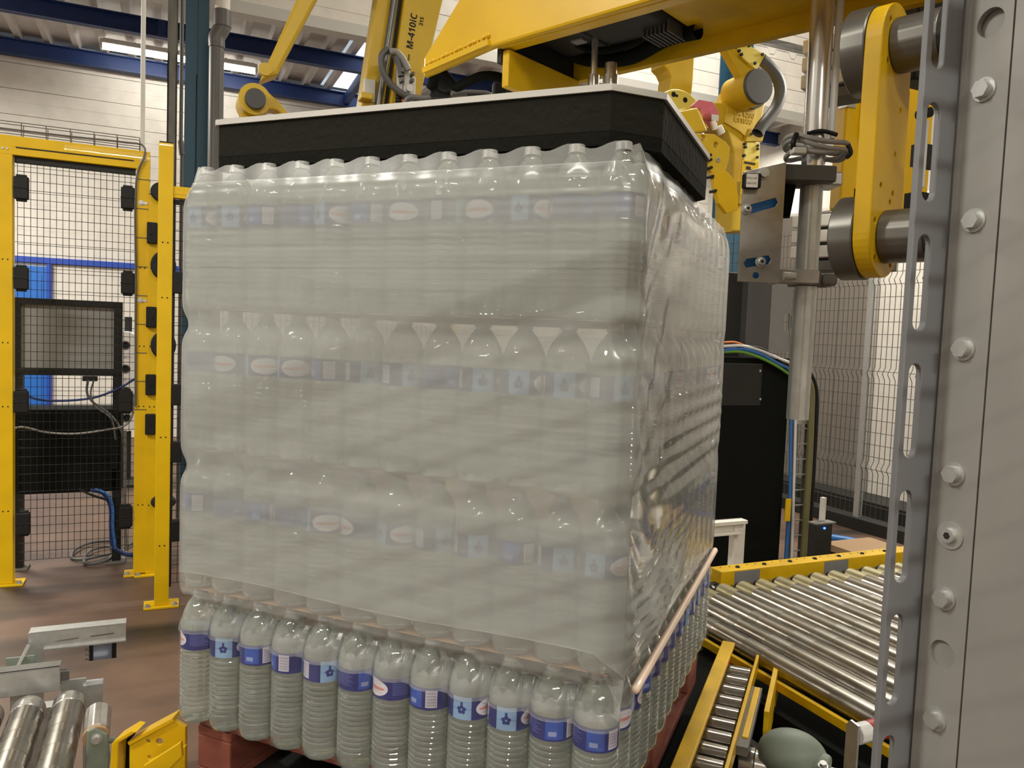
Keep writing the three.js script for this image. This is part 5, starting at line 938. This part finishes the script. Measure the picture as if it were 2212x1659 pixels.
// ---------- black cabinet, cable riser and mesh fence on the far right ----------
{
  const z = -4.0, P = (pts, zz = z) => BF.z(zz, pts), c = P([[1575, 770], [1700, 800], [1690, 1215]]);
  const x1 = (c[1][0] + c[2][0]) / 2, x0 = c[0][0] - .5, yt = c[0][1];
  const t = thing('black_cabinet', 'tall matt black control cabinet behind the load, left of the cable riser', 'cabinet', BF, [(x0 + x1) / 2, 0, z - .3]);
  part(t, 'body', box(x0, x1, 0, yt, z - .6, z, .01), M.blackMatt); const pp = P([[1580, 785], [1647, 785], [1647, 876]]);
  const cp = part(t, 'cover_plate', box(pp[0][0] - .2, pp[1][0], pp[2][1], pp[0][1], z - .002, z + .004, .002), M.dark);
  sub(cp, 'screw', [[1641, 801], [1641, 862]].map(([a, b]) => { const [[x, y]] = P([[a, b]]); return rod([x, y, z + .004], [x, y, z + .008], .008, .008, 10); }), M.galv);
  const u = P([[1575, 618], [1590, 618], [1633, 618], [1668, 618], [1712, 618], [1670, 752], [1700, 770]], z - .1);
  part(t, 'upper_housing', [box(u[0][0] - .3, u[2][0], yt - .02, u[0][1] + .1, z - .5, z - .16, .01)], M.dark); part(t, 'upper_box', box(u[2][0] - .06, u[3][0], yt - .02, u[0][1] + .1, z - .5, z - .1, .006), M.darkGrey);
  const gp = [[u[3][0], u[5][1] - .02], [u[4][0], u[5][1] - .02], [u[4][0], u[0][1] + .1], [u[3][0], u[0][1] + .1]], oh = P([[1701, 697]], z - .1)[0];
  part(t, 'grey_plate', plateZ(gp, z - .1, .01, [slot(oh[0], oh[1], .075, .125, 8)]), M.midGrey);
  const C = (pts, zz) => BF.z(zz, pts).map(([a, b]) => [a, b, zz]);
  for (const [l, pts, r, m] of [
    ['blue hose arching over the black cabinet behind the load', [[1560, 757], [1600, 754], [1640, 764], [1680, 785], [1706, 800], [1712, 830], [1709, 905], [1705, 1100], [1698, 1205]], .011, M.cableBlue],
    ['white cable arching over the black cabinet, above the blue hose', [[1560, 748], [1600, 747], [1640, 756], [1680, 774], [1712, 790], [1720, 830], [1718, 920], [1710, 1205]], .011, M.cableWhite],
    ['green cable beneath the blue hose over the black cabinet', [[1560, 760], [1600, 760], [1640, 772], [1680, 792], [1704, 808]], .010, M.cableGreen],
    ['orange wires at the load side above the black cabinet', [[1560, 740], [1585, 739], [1597, 742], [1606, 746], [1614, 750]], .007, M.cableOrange],
    ['black cable curving over the cabinet top into the grey plate', [[1590, 748], [1640, 752], [1665, 765], [1690, 784], [1705, 795]], .009, M.black],
  ]) { const p = C(pts, z + .05), h = thing('hose', l, 'hose', BF, p[2]); part(h, 'run', hose(p, r, 60, 10), m); }
  // cable riser: narrow ladder with hoses
  const lz = z + .02, l = P([[1712, 906], [1742, 906], [1706, 1210], [1732, 1210]], lz), k = thing('cable_ladder', 'narrow cable ladder standing right of the black cabinet', 'ladder', BF, [(l[0][0] + l[1][0]) / 2, 0, lz]);
  const la = (l[0][0] + l[2][0]) / 2, lb = (l[1][0] + l[3][0]) / 2; part(k, 'rail', [box(la - .008, la + .008, 0, l[0][1], lz - .02, lz + .02), box(lb - .006, lb + .006, 0, l[0][1], lz - .02, lz + .02)], M.grime); part(k, 'head_plate', box(la - .01, lb + .02, l[0][1] - .03, l[0][1] + .01, lz - .02, lz + .024), M.galv);
  for (let y = .1; y < l[0][1] - .06; y += .105) part(k, 'rung', box(la, lb, y, y + .008, lz, lz + .012), M.galv);
  const yl = P([[1699, 1078], [1705, 1126]], lz + .06); const yt2 = thing('yellow_tag', 'small yellow cable tag on the blue hose beside the black cabinet', 'tag', BF, [yl[0][0], yl[1][1], lz + .06]); part(yt2, 'tag', box(yl[0][0], yl[1][0] + .008, yl[1][1], yl[0][1], lz + .05, lz + .06, .002), M.yellowPost);
  const th = thing('hose', 'thick olive hose bending down right of the cable ladder', 'hose', BF, C([[1752, 900]], lz + .05)[0]); part(th, 'run', hose(C([[1728, 800], [1742, 815], [1752, 840], [1752, 900], [1748, 1000], [1742, 1100], [1735, 1215]], lz + .05), .022, 60, 14), M.cableOlive);
  const th2 = thing('hose', 'black hose beside the thick olive hose on the cable riser', 'hose', BF, C([[1760, 900]], lz + .0)[0]); part(th2, 'run', hose(C([[1732, 790], [1750, 808], [1762, 838], [1763, 900], [1758, 1000], [1752, 1100], [1745, 1215]], lz + .0), .016, 60, 12), M.black);
  const wp = P([[1756, 620], [1748, 745]], z - .6); const s = thing('pale_strip', 'thin cream strip hanging right of the shiny pole, before the grey mesh', 'strip', BF, [wp[0][0], wp[1][1], z - .6]); part(s, 'strip', box(wp[1][0] - .003, wp[1][0] + .022, wp[1][1], wp[0][1] + .4, z - .61, z - .6), M.cableWhite);
  // grey stand left of the cabinet foot
  const q = P([[1560, 1128], [1616, 1124], [1616, 1210], [1593, 1210], [1602, 1150]], -3.3), st = thing('grey_stand', 'pale grey bracket stand between the load and the black cabinet', 'stand', BF, [q[2][0], 0, -3.3]);
  part(st, 'arm', [box(q[0][0] - .1, q[1][0], q[1][1] - .02, q[1][1], -3.36, -3.3, .002), box(q[0][0] - .1, q[1][0] - .04, q[4][1] - .012, q[4][1], -3.36, -3.30, .002), box(q[0][0] - .1, q[1][0], q[4][1], q[1][1], -3.36, -3.35)], M.alu); part(st, 'post', box(q[3][0], q[2][0], 0, q[1][1] - .01, -3.38, -3.335, .002), M.alu);
  // sensor with blue light behind the rail
  const e = P([[1748, 1130], [1784, 1190], [1781, 1075], [1765, 1136]], -3.15), sn = thing('sensor_post', 'dark sensor with a blue light on a grey post behind the yellow rail', 'sensor', BF, [e[2][0], 0, -3.15]);
  part(sn, 'post', box(e[2][0] - .012, e[2][0] + .012, 0, e[2][1], -3.17, -3.145, .002), M.plastic); part(sn, 'housing', box(e[0][0], e[1][0] - .015, e[1][1] - .06, e[0][1], -3.15, -3.1, .004), M.dark); part(sn, 'bracket', box(e[0][0], e[1][0] + .01, e[0][1], e[0][1] + .008, -3.16, -3.1), M.grime); part(sn, 'status_light', rod([e[3][0], e[3][1], -3.1], [e[3][0], e[3][1], -3.094], .006), M.led);
  // floor things beyond the rail
  const bx = BF.y(.3, [[1790, 1175], [1880, 1178], [1860, 1192], [1800, 1192]]); const cbx = thing('carton', 'pale cardboard sheet lying beyond the yellow conveyor rail', 'cardboard', BF, [bx[0][0], 0, bx[0][1]]); part(cbx, 'sheet', box(bx[0][0], bx[0][0] + .4, .26, .3, bx[0][1] - .05, bx[0][1] + .25), M.card); part(cbx, 'support', box(bx[0][0] + .02, bx[0][0] + .38, 0, .26, bx[0][1], bx[0][1] + .2), M.dark);
}
{ // bent-wire fence running away on the right, white wall and taupe door behind
  const u = 5.3, p = BF.x(u, [[1872, 800], [1955, 900], [1760, 900]]), vp = p[0][0], vA = p[1][0] - 1.2, vB = 7.6, y0 = .12, y1 = 2.55;
  const beads = BF.x(u, [[1800, 612], [1800, 800], [1790, 990]]).map(a => a[1]);
  const zig = (y) => beads.reduce((s, b) => s + .03 * Math.max(0, 1 - Math.abs(y - b) / .05), 0);
  const F = thing('mesh_fence', 'grey bent-wire fence panels on the far right, before the white wall', 'fence', BF, [u, 0, -vp]);
  const ys = [y0]; for (const b of beads.slice().sort((a, c) => a - c)) ys.push(b - .05, b, b + .05); ys.push(y1);
  for (const [a, b] of [[vA, vp - .03], [vp + .03, vB]]) {
    const g = [], n = Math.round((b - a) / .05);
    for (let i = 0; i <= n; i++) { const v = a + (b - a) * i / n; for (let k = 0; k + 1 < ys.length; k++) g.push(rod([u - zig(ys[k]), ys[k], -v], [u - zig(ys[k + 1]), ys[k + 1], -v], .0028, .0028, 5)); }
    for (let y = y0; y <= y1; y += .1) g.push(rod([u - zig(y) - .004, y, -a], [u - zig(y) - .004, y, -b], .0025, .0025, 5));
    part(F, 'mesh_panel', g, M.wireGrey, { kind: 'stuff' });
  }
  for (const v of [vp, vA, vB]) part(F, 'post', box(u - .02, u + .03, 0, y1 + .05, -v - .025, -v + .025, .003), M.galv);
  part(F, 'base_rail', box(u - .06, u + .08, 0, .1, -vB, -vA, .004), M.dark);
  const w = structure('wall_side'); part(w, 'sheet', box(6.1, 6.25, 0, 2.9, -6.9, -2.2), M.white);
  const dr = thing('taupe_panel', 'taupe sheet panel standing against the white wall behind the bent-wire fence', 'panel', BF, [6.0, 0, -(vp + 1.2)]);
  const b0 = BF.x(6.06, [[1890, 700]])[0][0];
  for (let i = 0; i < 4; i++) part(dr, 'panel_leaf', box(6.03, 6.08, .02, 2.86, -(b0 + (i + 1) * .42), -(b0 + i * .42 + .006), .004), M.taupe);
  part(dr, 'foot_rail', box(6.02, 6.09, 0, .02, -(b0 + 1.7), -b0), M.dark);
  const k = structure('baseboard_side'); part(k, 'kerb', box(5.75, 6.1, 0, .14, -6.9, -2.2), M.dark);
  for (const [l, a, r] of [['blue hose lying on the floor before the bent-wire fence', [[1780, 1160], [1820, 1166], [1860, 1174], [1890, 1185]], .03]]) { const q = BF.y(.1, a), h = thing('hose', l, 'hose', BF, [q[1][0], .1, q[1][1]]); part(h, 'run', hose(q.map(([x, z]) => [x, .1, z]), r, 40, 10), M.cableBlue); }
}
for (const o of scene.children) if (o.off) delete o.off;
scene.traverse(o => { if (o.isMesh) { o.castShadow = true; o.receiveShadow = true; } });
renderer.render(scene, camera);
